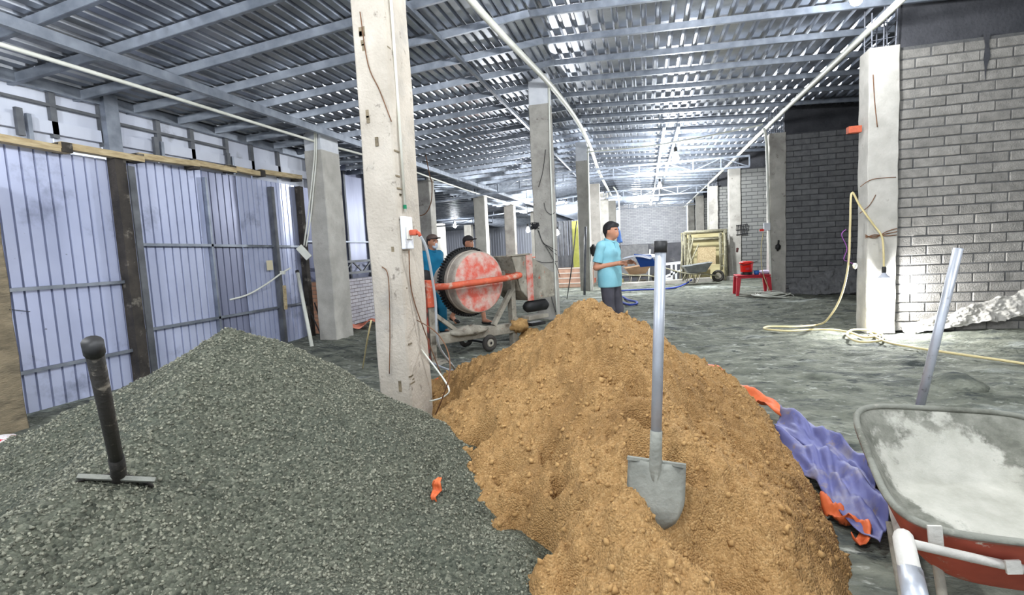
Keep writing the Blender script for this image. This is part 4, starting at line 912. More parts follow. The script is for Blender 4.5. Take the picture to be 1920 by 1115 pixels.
# ================================================================== RED TABLE AND WHAT IS ON IT
tc = (on(1379,553)+on(1433,549))/2
tb = thing('plastic_table', 'red plastic low table beside the pillar with white conduit', 'table', (2.52, 13.6, 0))
MB().box(-.38,.38,-.27,.27,.47,.50).build('table_top', M_redpl, tb, bevel=.012); MB().box(-.35,.35,-.24,.24,.42,.47).build('apron', M_redpl, tb, bevel=.01)
for sx in (-1, 1):
    for sy in (-1, 1):
        m = MB(); m.add([Vector((sx*(.33+.04*t), sy*(.22+.03*t), .45-.46*t))+Vector((ax*(.05-.018*t), ay*(.05-.018*t), 0)) for t in (0, 1) for ax, ay in ((-1,-1),(1,-1),(1,1),(-1,1))], [(3,2,1,0),(4,5,6,7),(0,1,5,4),(1,2,6,5),(2,3,7,6),(3,0,4,7)]); m.build('leg', M_redpl, tb, bevel=.006)
bk = thing('water_bucket', 'scarlet lidded water bucket on the red plastic table', 'bucket', (2.40, 13.6, .5))
MB().lathe([(.125,0),(.13,.01),(.15,.28),(.155,.285)], 28).build('bucket_body', M_redbk, bk, True); MB().lathe([(.162,.27),(.165,.28),(.165,.31),(.12,.325),(.001,.33)], 28, cap=False).build('lid', M_redbk, bk, True)
MB().lathe([(.131,.0),(.136,.07),(.137,.07),(.132,0)], 28, cap=False).build('dark_base_band', M_black, bk, True)
MB().tube([(-.16,-.03,.27),(-.1,-.15,.24),(0,-.18,.25),(.14,-.14,.30),(.22,-.1,.31)], .008, 6).build('handle', M_black, bk, True); MB().box(-.045,.045,-.16,-.14,.12,.18).build('moulded_panel', M_redpl, bk, bevel=.006)
o = MB().lathe([(.04,0),(.055,.01),(.065,.1),(.06,.1),(.05,.015)], 18, cap=False).build('cup', M_blue, None, True); o.location = (2.60,13.45,.5); tag(o, 'blue plastic cup on the red table beside the bucket', 'cup')
o = MB().lathe([(.06,0),(.1,.01),(.15,.06),(.12,.085),(.05,.1),(.01,.1)], 20).build('bowl', mat('lilac_plastic', (206,190,214)), None, True); o.location = (2.80,13.55,.5); tag(o, 'lilac bowl on the right end of the red table', 'bowl')
co = thing('cable_coil', 'pale cable coil on the floor beside the red table', 'cable', on(1447,556))
for k in range(6):
    r_ = .34-.03*k; g_ = random.Random(k); dx, dy = g_.uniform(-.08,.08), g_.uniform(-.05,.05)
    MB().tube([(dx+r_*1.2*math.cos(a), dy+r_*math.sin(a), .02+.015*k+.02*math.sin(a*2+k)) for a in np.linspace(0, 2*math.pi, 33)[:-1]], .012, 6, closed=True).build('loop', M_pvc, co, True)
sk = thing('wall_socket', 'white socket with red plug on the conduit beside the red table', 'socket', at(1438,425,13.36))
MB().box(-.07,.07,-.03,.03,-.09,.09).build('box_body', M_white_cap, sk, bevel=.006); MB().box(-.16,-.07,-.02,.02,-.1,-.05).build('plug', M_redbk, sk, bevel=.005)
pipe('hanging_cord', [at(1431,435,13.3), at(1427,470,13.3), at(1430,510,13.3), at(1443,545,13.2)], .009, M_cable_y, 'thin cord hanging from the socket beside the red table', 'cord'); adopt(bpy.data.objects['hanging_cord'], sk); del bpy.data.objects['hanging_cord']['category']; del bpy.data.objects['hanging_cord']['label']

# ================================================================== SCAFFOLD FRAMES, PLYWOOD, FAR WHEELBARROWS
def scaff(label, a, b, y, h, lean, gname='scaffold frames stacked by the low wall'):
    t = thing('scaffold_frame', label, 'scaffold frame', (a, y, 0), gname); w = b-a
    L1 = lambda x, z: (x, lean*z, z)
    for x in (0, w): MB().tube([L1(x,0), L1(x,h)], .03, 7).build('upright', M_bamboo, t, True)
    for x in (.16, w-.16): MB().tube([L1(x,.35), L1(x,h-.1)], .02, 6).build('inner_upright', M_bamboo, t, True)
    MB().tube([L1(0,h-.02), L1(w,h-.02)], .03, 7).build('top_bar', M_bamboo, t, True); MB().tube([L1(.16,h-.28), L1(w-.16,h-.28)], .02, 6).build('cross_bar', M_bamboo, t, True)
    for z in (.5, .9, 1.3):
        for x0, x1 in ((0,.16),(w-.16,w)): MB().tube([L1(x0,z), L1(x1,z)], .015, 5).build('rung', M_bamboo, t)
    return t
sx0, sx1 = at(1284,520,18.6).x, at(1362,520,18.6).x
scaff('nearest scaffold frame leaning in the stack by the low wall', sx0, sx1-.05, 18.45, 1.72, .10)
scaff('second scaffold frame in the stack behind the nearest one', sx0+.06, sx1+.02, 18.65, 1.74, .10)
scaff('third scaffold frame in the stack right under the plywood', sx0-.05, sx1+.06, 18.85, 1.70, .10)
scaff('rearmost scaffold frame of the stack against the low wall', sx0+.1, sx1+.1, 19.05, 1.76, .10)
for i, (xa, xb, tp) in enumerate([(1280,1275,452),(1292,1286,448),(1300,1284,444),(1310,1280,458),(1290,1302,455)]):
    pipe('leaning_tube', [at(xb,525,18.05-.05*i), at(xa,tp,18.4-.05*i)], .022, M_bamboo, ['bamboo-coloured tube leaning at the left end of the scaffold stack','second leaning tube from the left of the scaffold stack','steeply slanting tube crossing the left scaffold uprights','most slanted tube in front of the scaffold frames','short tube leaning left of the scaffold opening'][i], 'tube')
def slab(name, px, Y, th, mat_, label, cat):
    P = [at(x, y, Y) for x, y in px]; n = len(P); vs_ = P+[p+Vector((0,th,0)) for p in P]
    o = MB().add(vs_, [tuple(range(n-1,-1,-1)), tuple(range(n,2*n))]+[(i,(i+1)%n,n+(i+1)%n,n+i) for i in range(n)]).build(name, mat_, None); return tag(o, label, cat)
slab('plywood_sheet', [(1285,438),(1360,430),(1362,530),(1285,530)], 19.35, .02, M_ply, 'cream plywood sheet standing behind the scaffold frames', 'plywood')
slab('plywood_sheet', [(1308,462),(1342,462),(1342,505),(1306,505)], 18.9, .02, M_wood, 'smaller brownish board inside the scaffold opening', 'board')
slab('plywood_sheet', [(1332,495),(1350,495),(1350,522),(1332,522)], 18.2, .02, M_ply, 'small pale board below the right scaffold uprights', 'board')
def far_barrow(label, c, rz, mt):
    t = thing('wheelbarrow', label, 'wheelbarrow', c, None, rz)
    prof = [([(-.45,-.30),(.40,-.26),(.40,.26),(-.45,.30)], [.56,.66]), ([(-.28,-.17),(.22,-.15),(.22,.15),(-.28,.17)], [.33,.36])]
    vs_ = []
    for poly, (za, zb) in prof: vs_ += [(x, y, za if x < 0 else zb) for x, y in poly]
    o = MB().add(vs_, [(0,1,5,4),(1,2,6,5),(2,3,7,6),(3,0,4,7),(4,5,6,7)]).build('tray', mt, t); s_ = o.modifiers.new('s', 'SOLIDIFY'); s_.thickness = .012
    for s in (-1, 1):
        MB().tube(smooth_path([(-1.0,s*.28,.52),(-.4,s*.24,.33),(.2,s*.14,.28),(.62,s*.05,.2)], 4), .022, 7).build('handle', M_bamboo, t, True)
        MB().tube([(-.25,s*.2,.33),(-.3,s*.22,.0),(-.05,s*.2,.02),(.05,s*.18,.3)], .016, 6).build('leg', M_cemgrey, t, True)
    MB().tube([(.62+.15*math.cos(a), 0, .2+.15*math.sin(a)) for a in np.linspace(0, 2*math.pi, 19)[:-1]], .045, 8, closed=True).build('wheel', M_tire, t, True)
    MB().lathe([(.1,-.03),(.1,.03)], 12, Matrix.Translation((.62,0,.2)) @ RY).build('hub', M_cemgrey, t)
    return t
p = at(1197,512,17.6); far_barrow('brown wheelbarrow parked by the low wall beside the polo-shirted man', (p.x, 17.6, .05), .15, mat('rusty_tray', (170,138,108),(140,112,88)))
p = at(1308,512,17.2); far_barrow('grey wheelbarrow parked in front of the scaffold frames', (p.x, 17.2, .05), .1, mat('grey_tray', (140,142,140),(108,110,108)))
bn = thing('sawhorse', 'white wooden sawhorse left of the scaffold frames', 'sawhorse', (at(1262,520,19).x, 18.9, 0))
MB().bar((-.35,0,.62),(.3,0,.66),.06,.09).build('top_rail', M_white_cap, bn); MB().bar((-.35,0,.15),(.3,0,.4),.05,.07).build('lower_rail', M_white_cap, bn)
for x in (-.05, .1): MB().bar((x,0,0),(x,.0,.6),.07,.05).build('leg', M_white_cap, bn)
pipe('white_post', [at(1216,529,18.5), at(1219,467,18.5)], .025, M_pvc, 'thin white post above the brown wheelbarrow', 'post')
for i,(x,y,s) in enumerate([(1188,526,.16),(1205,527,.12),(1252,521,.17)]):
    o = MB().box(-s,s,-.12,.12,0,s*1.0).build(['sandbag','cement_lump','paint_pail'][i], [M_ply, M_cemgrey, M_white_cap][i], None, bevel=.03); o.location = (at(x,y,17.3).x-(.5 if i == 0 else 0), 17.9 if i<2 else 18.5, .06 if i<2 else .0); tag(o, ['yellow sandbag on the kerb under the brown wheelbarrow','cement lump on the kerb right of the sandbag','white pail under the sawhorse'][i], ['sandbag','lump','pail'][i])
# blue hoses on the floor
pipe('blue_hose', [on(1165,545,.03), on(1200,543,.03), on(1260,540,.03), on(1285,532,.05), on(1297,524,.16)], .025, mat('blue_hose', (60,80,170)), 'blue hose lying along the kerb', 'hose', 6)
pipe('blue_hose', [on(1168,556,.03), on(1178,562,.03), on(1192,565,.03), on(1194,569,.03), on(1180,571,.03), on(1166,566,.03)], .025, MATS['blue_hose'], 'blue hose looped on the floor behind the polo-shirted man', 'hose', 6)
# blue shirt and black cap hung on the column behind the man
o = MB().tube(smooth_path([at(1156,418,20.9), at(1160,438,20.9), at(1162,455,20.9)], 4), [.09]*3+[.22]*4+[.3,.3], 8, flat=.4).build('hanging_jacket', mat('denim_blue', (70,110,170),(54,90,148)), None, True); tag(o, 'blue jacket hung on the column behind the polo-shirted man', 'jacket')
o = MB().tube(smooth_path([at(1112,458,15.45), at(1114,468,15.45), at(1115,480,15.45)], 4), [.05]*2+[.12]*5+[.08]*2, 8).build('hanging_bag', M_black, None, True); tag(o, 'small black bag hung behind the polo-shirted man', 'bag')
slab('plastic_sheet', [(1070,415),(1088,413),(1088,520),(1072,520)], 23.5, .02, M_yellow, 'yellow-green sheet hung far behind the slimmer white-topped column', 'sheet')
cw = thing('folding_screen', 'grey ribbed screen beside the yellow-green sheet', 'screen', (at(1058,480,23).x, 23, 0))
for k in range(7): MB().box(-.35+k*.11, -.26+k*.11, -.02+.05*(k%2), .02+.05*(k%2), 0, 2.6).build('slat', M_steel_d, cw)
# brick steps and far clutter
st = thing('brick_steps', 'low reddish steps behind the slimmer white-topped column', 'steps', (at(1066,520,17.5).x, 17.5, 0))
for k in range(4): MB().box(-.85,.75,k*.35,k*.35+.36,0,.16*(k+1)).build('step', mat('step_clay%d' % k, (170,140,120),(140,112,96)), st, bevel=.01); MB().box(-.86,.76,k*.35-.01,k*.35+.04,.16*(k+1)-.03,.16*(k+1)).build('nosing', M_conc_pale, st)
lw = struct('wall_back'); MB().box(-14, -3.0, 28.5, 28.7, 0, .95).build('low_wall_face', M_lowdark, lw)
MB().box(-5.6, -1.9, 18.4, 20.0, 0, .16).build('trim_2', M_brickred)['kind'] = 'structure'
for i, x in enumerate((980, 1000)):
    o = thing('plastic_stool', ['orange plastic stool far left beyond the hopper', 'second orange plastic stool right of the first beyond the hopper'][i], 'stool', (at(x,485,22).x, 22, .6)); MB().box(-.18,.18,-.18,.18,.42,.46).build('seat', M_orange, o, bevel=.01)
    for sx in (-1,1):
        for sy in (-1,1): MB().bar((sx*.14,sy*.14,.44),(sx*.18,sy*.18,0),.04,.04).build('leg', M_orange, o)
tbk = MB().box(at(970,480,22).x-.2, at(1000,480,22).x+.3, 21.7, 22.4, 0, .6).build('trim_3', M_brickred); tbk['kind'] = 'structure'

# ================================================================== PEOPLE (bodies grown as one smooth surface)
def surf_nets(S, lo, h):
    ins = S < 0
    c = [(0,0,0),(1,0,0),(0,1,0),(1,1,0),(0,0,1),(1,0,1),(0,1,1),(1,1,1)]
    n = np.array(S.shape)-1
    sl = lambda o: tuple(slice(o[k], o[k]+n[k]) for k in range(3))
    cnt = sum(ins[sl(o)].astype(int) for o in c); mask = (cnt > 0) & (cnt < 8)
    acc = np.zeros(tuple(n)+(3,)); num = np.zeros(tuple(n))
    for a in range(8):
        for ax in range(3):
            if c[a][ax]: continue
            b = list(c[a]); b[ax] = 1; s0 = S[sl(c[a])]; s1 = S[sl(b)]
            cr = (s0 < 0) != (s1 < 0); den = np.where(cr, s0-s1, 1); t = np.where(cr, s0/den, 0)
            for k in range(3): acc[..., k] += np.where(cr, c[a][k]+(t if k == ax else 0), 0)
            num += cr
    idx = -np.ones(tuple(n), int); idx[mask] = np.arange(mask.sum())
    I = np.argwhere(mask); V = np.array(lo)+h*(I+acc[mask]/num[mask][:, None])
    Q = []
    for ax in range(3):
        u, v = (ax+1) % 3, (ax+2) % 3
        s = [slice(1, n[k]) for k in range(3)]; s[ax] = slice(0, n[ax]); s = tuple(s)
        e = list(s); e[ax] = slice(1, n[ax]+1); e = tuple(e)
        cr = ins[s] != ins[e]; P = np.argwhere(cr)+np.array([0 if k == ax else 1 for k in range(3)])
        sg = ins[s][cr]
        du = np.zeros(3, int); du[u] = 1; dv = np.zeros(3, int); dv[v] = 1
        g_ = lambda A: idx[A[:,0], A[:,1], A[:,2]]
        q_ = np.stack([g_(P-du-dv), g_(P-dv), g_(P), g_(P-du)], -1); q_[~sg] = q_[~sg][:, ::-1]; Q.append(q_)
    Q = np.concatenate(Q); Q = Q[(Q >= 0).all(1)]
    return V, Q
def blob(prims, h=.009, k=.025, cut=None):
    P = np.array([p[0] for p in prims]+[p[1] for p in prims]); R_ = max(max(p[2], p[3]) for p in prims)
    lo = P.min(0)-R_-.05; hi = P.max(0)+R_+.05; n = np.ceil((hi-lo)/h).astype(int)+1
    ax = [lo[i]+h*np.arange(n[i]) for i in range(3)]; S = np.full(tuple(n), .08)
    for pr in prims:
        a, b = np.array(pr[0], float), np.array(pr[1], float); ra, rb = pr[2], pr[3]; kk = pr[4] if len(pr) > 4 else k; sc = np.array(pr[5] if len(pr) > 5 else (1,1,1), float)
        m_ = max(ra, rb)*max(sc)+.07; l = np.minimum(a, b)-m_; u = np.maximum(a, b)+m_
        i0 = np.clip(((l-lo)/h).astype(int), 0, n-1); i1 = np.clip(((u-lo)/h).astype(int)+2, 1, n); s = tuple(slice(i0[i], i1[i]) for i in range(3))
        X, Y, Z = np.meshgrid(*[ax[i][s[i]] for i in range(3)], indexing='ij'); Pt = np.stack([X, Y, Z], -1)
        mid = (a+b)/2; Pt = (Pt-mid)/sc; A = (a-mid)/sc; B = (b-mid)/sc; ab = B-A; L2 = ab @ ab
        t = np.clip(((Pt-A) @ ab)/L2, 0, 1) if L2 > 1e-9 else np.zeros(X.shape)
        d = (np.linalg.norm(Pt-A-t[..., None]*ab, axis=-1)-(ra+t*(rb-ra)))*min(sc)
        o = S[s]; hh = np.clip(.5+.5*(o-d)/kk, 0, 1); S[s] = o*(1-hh)+d*hh-kk*hh*(1-hh)
    if cut is not None:
        X, Y, Z = np.meshgrid(*ax, indexing='ij'); S = np.maximum(S, cut(X, Y, Z))
    return surf_nets(S, lo, h)
def grow(name, prims, mat_, parent, h=.009, k=.025, cut=None, kill=True):
    V, Q = blob(prims, h, k, cut); me = np_mesh(name, V, Q, mat_, True); return link(name, me, parent)
def hand(w, d, up, s=1, curl=.3):
    """palm and five fingers from wrist w along d; up = direction of the back of the hand"""
    w, d, up = Vector(w), Vector(d).normalized(), Vector(up).normalized(); sd = d.cross(up).normalized()*s; pr = []
    tp = lambda v: tuple(v)
    pr.append((tp(w), tp(w+d*.05), .026, .034, .015)); pr.append((tp(w+d*.05-sd*.02), tp(w+d*.085-sd*.02), .02, .017, .012)); pr.append((tp(w+d*.05+sd*.018), tp(w+d*.08+sd*.022), .02, .016, .012))
    for i, ln in enumerate((.070,.078,.072,.056)):
        b = w+d*.09+sd*(.030-.020*i); k1 = b+(d*math.cos(curl)-up*math.sin(curl))*ln*.5; k2 = k1+(d*math.cos(curl*2.6)-up*math.sin(curl*2.6))*ln*.5
        pr.append((tp(b), tp(k1), .0095, .009, .006)); pr.append((tp(k1), tp(k2), .009, .0075, .006))
    b = w+d*.03+sd*.03; k1 = b+(d*.6+sd*.7-up*.3).normalized()*.04; k2 = k1+(d*.95+sd*.1-up*.3).normalized()*.032
    pr.append((tp(b), tp(k1), .013, .011, .01)); pr.append((tp(k1), tp(k2), .011, .009, .008)); return pr
def head_prims(c, tilt=0):
    x, y, z = c   # centre of the skull, facing +x
    return [((x-.01,y,z+.02),(x-.0,y,z+.025),.088,.088,.02,(1.08,.88,1.12)), ((x+.02,y,z-.03),(x+.035,y,z-.075),.066,.042,.03,(1,.9,1)),
            ((x+.083,y,z+.0),(x+.1,y,z-.03),.010,.014,.012), ((x+.055,y,z-.015),(x+.07,y,z-.05),.045,.038,.03,(1,1.0,1)), ((x+.06,y-.03,z+.02),(x+.06,y+.03,z+.02),.026,.026,.02),
            ((x+.082,y-.018,z-.058),(x+.082,y+.018,z-.058),.009,.009,.012),
            ((x-.005,y-.083,z+.012),(x-.012,y-.083,z-.02),.014,.011,.008,(1,.5,1.3)), ((x-.005,y+.083,z+.012),(x-.012,y+.083,z-.02),.014,.011,.008,(1,.5,1.3))]
def face_bits(root, c, brow=True):
    x, y, z = c
    for s in (-1, 1):
        e = MB().lathe([(.001,-.008),(.006,-.006),(.009,0),(.006,.006),(.001,.008)], 10, Matrix.Translation((x+.093, y+s*.031, z+.002)) @ Matrix.Rotation(math.pi/2, 4, 'Y')).build('eye', M_white_cap, root, True)
        MB().lathe([(.001,-.003),(.005,0),(.001,.003)], 8, Matrix.Translation((x+.1015, y+s*.031, z+.002)) @ Matrix.Rotation(math.pi/2, 4, 'Y')).build('iris', M_hair, e, True)
        if brow: MB().tube([(x+.097,y+s*.012,z+.024),(x+.097,y+s*.03,z+.029),(x+.085,y+s*.055,z+.024)], .006, 5).build('eyebrow', M_hair, root, True)
def person(label, loc, rz, scale=1.0):
    t = thing('person', label, 'person', loc, None, rz); t.scale = (scale,)*3; return t
TORSO = lambda g=0, w=1: [((0,-.07*w,1.00),(0,.07*w,1.00),.118+g,.118+g,.05,(.95,1,1)), ((-.0,-.075*w,1.12),(0,.075*w,1.12),.112+g,.112+g,.06,(.95,1,1)), ((.0,-.085*w,1.28),(.0,.085*w,1.28),.112+g,.112+g,.06,(.95,1,1)), ((-.01,-.14*w,1.385),(-.01,.14*w,1.385),.058+g,.058+g,.05), ((-.02,0,1.36),(-.005,0,1.43),.09+g,.06+g,.06)]
# --- the man in the pale blue polo (faces +x in his own frame)
mn = person('man in a light blue polo shirt and charcoal trousers holding papers', (-.50, 7.3, 0), -.42)
sh_r, el_r, wr_r = (-.015,-.185,1.375), (-.075,-.235,1.09), (.17,-.12,1.13)
sh_l, el_l, wr_l = (-.015,.185,1.375), (.0,.225,1.10), (.24,.10,1.14)
hd = (.045,0,1.575)
hip_r, kn_r, an_r = (0,-.09,.90), (.03,-.10,.48), (-.02,-.11,.08); hip_l, kn_l, an_l = (0,.09,.90), (.06,.10,.48), (.04,.12,.08)
body = TORSO()+[((-.005,0,1.40),(.03,0,1.52),.056,.054,.02)]+head_prims(hd)+[(sh_r,el_r,.052,.043),(el_r,wr_r,.042,.028),(sh_l,el_l,.052,.043),(el_l,wr_l,.042,.028),
    (hip_r,kn_r,.085,.058),(kn_r,an_r,.056,.038),(hip_l,kn_l,.085,.058),(kn_l,an_l,.056,.038),(an_r,(.14,-.12,.035),.042,.036),(an_l,(.2,.13,.035),.042,.036)]
body += hand(wr_r, (.95,.25,.08), (0,-.5,.85), -1, .45)+hand(wr_l, (.95,-.2,.05), (0,.5,.85), 1, .45)
grow('body', body, M_skin, mn, .008)
up_r = Vector(sh_r).lerp(Vector(el_r), .74); up_l = Vector(sh_l).lerp(Vector(el_l), .74)
sh = [((0,-.075,.83),(0,.075,.83),.128,.128,.05,(1.0,1,1))]+TORSO(.02)+[((0,-.07,.92),(0,.07,.92),.13,.13,.05)]
def cut1(X, Y, Z):
    return np.maximum(.80-Z, Z-1.455+.5*(X)*.3)
shirt = grow('polo_shirt', sh, M_shirt, mn, .009, .03, cut1)
MB().tube([(.02+.066*math.cos(a), .066*math.sin(a), 1.455-.025*math.cos(a)) for a in np.linspace(0, 2*math.pi, 25)[:-1]], .016, 8, closed=True).build('collar', M_shirt, shirt, True)
for a, b in ((sh_r, el_r), (sh_l, el_l)):
    a_, b_ = np.array(a), np.array(b); d_ = (b_-a_)/np.linalg.norm(b_-a_); e_ = a_+(b_-a_)*.78
    grow('sleeve', [((a[0],a[1]*.7,a[2]+.005),a,.075,.07), (a, tuple(a_+(b_-a_)*.95), .068, .074)], M_shirt, shirt, .008, .02, lambda X, Y, Z: (X-e_[0])*d_[0]+(Y-e_[1])*d_[1]+(Z-e_[2])*d_[2])
MB().bar((.10,0,1.42),(.128,0,1.28),.03,.008,(1,0,0)).build('button_placket', M_shirt, shirt)
grow('trousers', [((0,-.06,.92),(0,.06,.92),.115,.115,.05),(hip_r,kn_r,.102,.078),(kn_r,(an_r[0],an_r[1],.06),.078,.066),(hip_l,kn_l,.102,.078),(kn_l,(an_l[0],an_l[1],.06),.078,.066)], M_pants, mn, .01, .03, lambda X, Y, Z: np.maximum(.06-Z, Z-.98))
for s_, an in ((0, an_r), (1, an_l)): grow('shoe', [((an[0]-.03,an[1],.045),(an[0]+.06,an[1],.04),.048,.046),((an[0]+.06,an[1],.04),(an[0]+.17,an[1],.034),.046,.038)], M_black, mn, .01, .02, lambda X, Y, Z: .0-Z)
x, y, z = hd
hair = [((x-.02,y,z+.045),(x-.005,y,z+.055),.092,.092,.02,(1.1,.93,1.02)), ((x-.055,y,z-.01),(x-.06,y,z-.05),.06,.04,.03,(1,1.15,1)), ((x+.05,y-.03,z+.095),(x+.075,y+.03,z+.085),.032,.03,.02), ((x-.01,y-.075,z+.03),(x-.0,y-.08,z+.01),.02,.012,.02), ((x-.01,y+.075,z+.03),(x-.0,y+.08,z+.01),.02,.012,.02)]
grow('hair', hair, M_hair, mn, .008, .02, lambda X, Y, Z: np.where((X > x+.035), (z+.052)-Z, np.where(X > x-.012, (z+.022)-Z, -1)))
face_bits(mn, hd); MB().tube([(x+.094,y-.024,z-.058),(x+.101,y,z-.057),(x+.094,y+.024,z-.058)], .006, 5).build('lips', mat('lips', (160,92,84)), mn, True)
wp = Matrix.Translation(mn.location) @ Matrix.Rotation(-.42, 4, 'Z')
pa = thing('paper_stack', 'white papers held out by the man in the pale blue polo', 'papers', wp @ Vector((.26,-.02,1.185)), None, -.42)
for k in range(4):
    n = 10; vs_ = []
    for i in range(n):
        for j in range(2): u = i/(n-1); vs_.append((u*.42+.01*k, (j-.5)*.30+.01*k, .012*k*.4+.05*math.sin(u*2.6)-.03*u+.003*k))
    o = MB().add(vs_, [(i*2, i*2+2, i*2+3, i*2+1) for i in range(n-1)]).build('sheet', M_paper, pa, True); s_ = o.modifiers.new('s', 'SOLIDIFY'); s_.thickness = .003
fo = MB().add([(.0,-.16,0),(.24,-.17,-.02),(.30,-.12,-.16),(.06,-.10,-.18),(.0,-.155,.004),(.24,-.165,-.016),(.30,-.115,-.156),(.06,-.095,-.176)], [(0,1,2,3),(7,6,5,4),(0,4,5,1),(1,5,6,2),(2,6,7,3),(3,7,4,0)]).build('document_folder', M_folder, None); fo.location = wp @ Vector((.44,.03,1.25)); fo.rotation_euler = (0,0,-.42); tag(fo, 'dark blue folder cover hanging below the white papers', 'folder')
# --- worker in teal with face mask, hands behind his back
w2 = person('worker in teal work clothes with face mask and cap standing behind the mixer', (-3.50, 7.98, 0), -.5)
el2r, wr2r, el2l, wr2l = (-.12,-.25,1.12), (-.17,-.05,.98), (-.12,.25,1.12), (-.17,.05,.96)
sr, sl_ = (-.02,-.185,1.375), (-.02,.185,1.375)
body2 = TORSO()+[((-.005,0,1.40),(.03,0,1.52),.056,.054,.02)]+head_prims(hd)+[(sr,el2r,.05,.042),(el2r,wr2r,.042,.028),(sl_,el2l,.05,.042),(el2l,wr2l,.042,.028),(hip_r,kn_r,.085,.058),(kn_r,an_r,.056,.038),(hip_l,kn_l,.085,.058),(kn_l,an_l,.056,.038),(an_r,(.14,-.12,.035),.042,.036),(an_l,(.2,.13,.035),.042,.036)]
body2 += hand(wr2r, (-.1,.9,-.4), (-.9,0,.1), 1, .5)+hand(wr2l, (-.1,-.9,-.4), (-.9,0,.1), -1, .5)
grow('body', body2, M_skin, w2, .009)
def cut2(X, Y, Z): return np.maximum(.80-Z, Z-1.45+.1*X)
s2 = grow('work_shirt', TORSO(.022)+[((0,-.06,.9),(0,.06,.9),.125,.125,.05),(sr,el2r,.068,.06),(el2r,wr2r,.06,.045),(sl_,el2l,.068,.06),(el2l,wr2l,.06,.045)], M_shirt2, w2, .01, .03, cut2)
MB().tube([(.02+.066*math.cos(a), .066*math.sin(a), 1.455-.025*math.cos(a)) for a in np.linspace(0, 2*math.pi, 25)[:-1]], .018, 8, closed=True).build('collar', M_shirt2, s2, True)
grow('trousers', [((0,-.06,.92),(0,.06,.92),.115,.115,.05),(hip_r,kn_r,.105,.085),(kn_r,(an_r[0],an_r[1],.06),.085,.075),(hip_l,kn_l,.105,.085),(kn_l,(an_l[0],an_l[1],.06),.085,.075)], M_pants2, w2, .011, .03, lambda X, Y, Z: np.maximum(.06-Z, Z-.98))
for an in (an_r, an_l): grow('shoe', [((an[0]-.03,an[1],.045),(an[0]+.06,an[1],.04),.048,.046),((an[0]+.06,an[1],.04),(an[0]+.17,an[1],.034),.046,.038)], M_black, w2, .012, .02, lambda X, Y, Z: .0-Z)
grow('hair', [((x-.02,y,z+.035),(x-.005,y,z+.04),.09,.09,.02,(1.1,.92,1.05)), ((x-.055,y,z-.01),(x-.06,y,z-.04),.05,.035,.03,(1,1.15,1))], M_hair, w2, .009, .02, lambda X, Y, Z: np.where(X > x+.035, (z+.06)-Z, np.where(X > x-.012, (z+.03)-Z, -1)))
capm = mat('dark_cap', (44,40,42), (58,54,54), rough=.9)
cp = grow('cap', [((x-.01,y,z+.07),(x-.0,y,z+.075),.094,.094,.02,(1.1,.95,.8))], mat('grey_cap', (110,92,84),(90,76,70)), w2, .009, .02, lambda X, Y, Z: z+.06-Z)
def brim(par, m_): MB().add([(x+.06+.13*math.cos(a)*1.0, y+.085*math.sin(a), z+.065+dz+(.012 if abs(math.sin(a)) < .5 else 0)) for dz in (0, .008) for a in np.linspace(-math.pi/2, math.pi/2, 9)], [tuple(range(8,-1,-1)), tuple(range(9,18))]+[(i, (i+1)%9, 9+(i+1)%9, 9+i) for i in range(9)]).build('brim', m_, par)
brim(cp, capm)
mk = grow('face_mask', [((x+.04,y,z-.02),(x+.06,y,z-.06),.058,.046,.02,(1,1.02,1)),((x+.085,y,z-.01),(x+.1,y,z-.03),.02,.024,.02)], mat('pale_mask', (206,214,226),(190,200,214)), w2, .008, .02, lambda X, Y, Z: np.maximum(np.maximum(Z-(z-.0), (z-.105)-Z), (x+.03)-X))
face_bits(w2, hd)
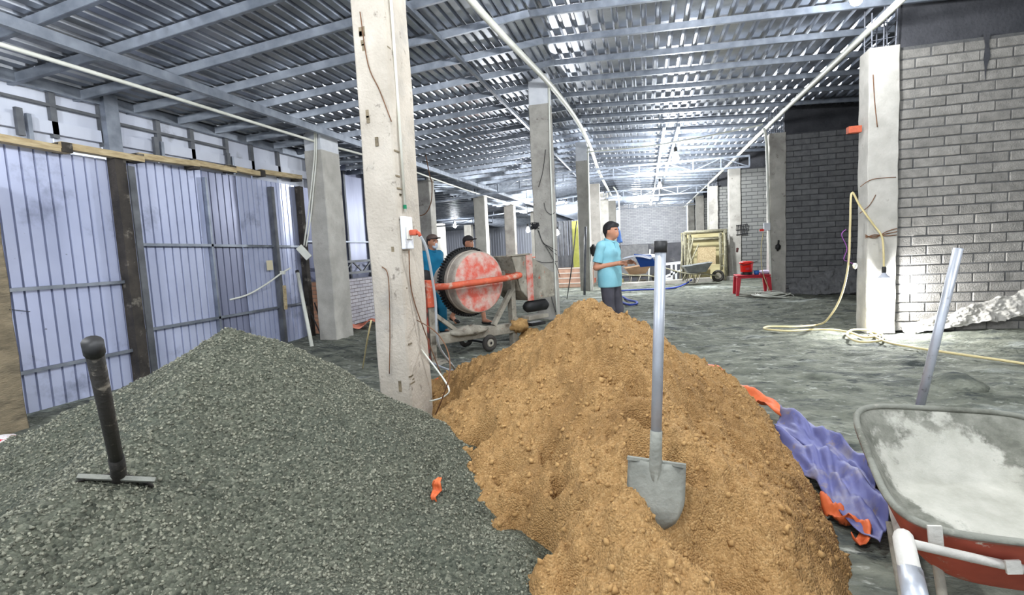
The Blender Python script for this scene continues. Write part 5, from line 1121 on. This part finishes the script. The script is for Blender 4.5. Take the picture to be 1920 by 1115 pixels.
# --- walking worker with dark cap behind the drum
w3 = person('worker in a dark cap and shorts walking past behind the mixer drum', (-3.28, 9.15, 0), -.35, .99)
kn3r, an3r, kn3l, an3l = (-.14,-.10,.50), (-.40,-.10,.16), (.20,.10,.50), (.24,.11,.08)
el3r, wr3r, el3l, wr3l = (.06,-.26,1.12), (.24,-.24,.98), (-.16,.25,1.12), (-.14,.28,.86)
body3 = TORSO()+[((-.005,0,1.40),(.03,0,1.52),.056,.054,.02)]+head_prims(hd)+[(sr,el3r,.05,.042),(el3r,wr3r,.042,.028),(sl_,el3l,.05,.042),(el3l,wr3l,.042,.028),(hip_r,kn3r,.085,.06),(kn3r,an3r,.058,.038),(hip_l,kn3l,.085,.06),(kn3l,an3l,.058,.038),(an3r,(-.30,-.10,.05),.042,.034),(an3l,(.40,.12,.035),.042,.036)]
body3 += hand(wr3r, (.5,0,-.8), (0,-1,0), 1, .4)+hand(wr3l, (.1,0,-1), (0,1,0), -1, .4)
grow('body', body3, M_skin, w3, .009)
grow('t_shirt', TORSO(.018)+[((0,-.06,.9),(0,.06,.9),.122,.122,.05),(sr,tuple(Vector(sr).lerp(Vector(el3r),.7)),.066,.064),(sl_,tuple(Vector(sl_).lerp(Vector(el3l),.7)),.066,.064)], M_shirt3, w3, .011, .03, lambda X, Y, Z: np.maximum(.82-Z, Z-1.44))
grow('shorts', [((0,-.06,.92),(0,.06,.92),.115,.115,.05),(hip_r,kn3r,.105,.095),(hip_l,kn3l,.105,.095)], M_shorts, w3, .011, .03, lambda X, Y, Z: np.maximum(.58-Z, Z-.98))
grow('hair', [((x-.03,y,z+.03),(x-.015,y,z+.035),.09,.09,.02,(1.05,.92,1.05)), ((x-.055,y,z-.01),(x-.06,y,z-.04),.05,.035,.03,(1,1.15,1))], M_hair, w3, .009, .02, lambda X, Y, Z: np.where(X > x+.0, 1, -1))
c3 = grow('cap', [((x-.015,y,z+.055),(x-.0,y,z+.06),.098,.098,.02,(1.1,.95,.95))], capm, w3, .009, .02, lambda X, Y, Z: z+.045-Z); brim(c3, capm)
for c, an in ((0, an3r), (1, an3l)): grow('sandal', [((an[0]-.03,an[1],an[2]-.045),(an[0]+.16,an[1],an[2]-.05 if c else an[2]-.1),.035,.035)], M_black, w3, .012, .02, lambda X, Y, Z: .0-Z)
face_bits(w3, hd)
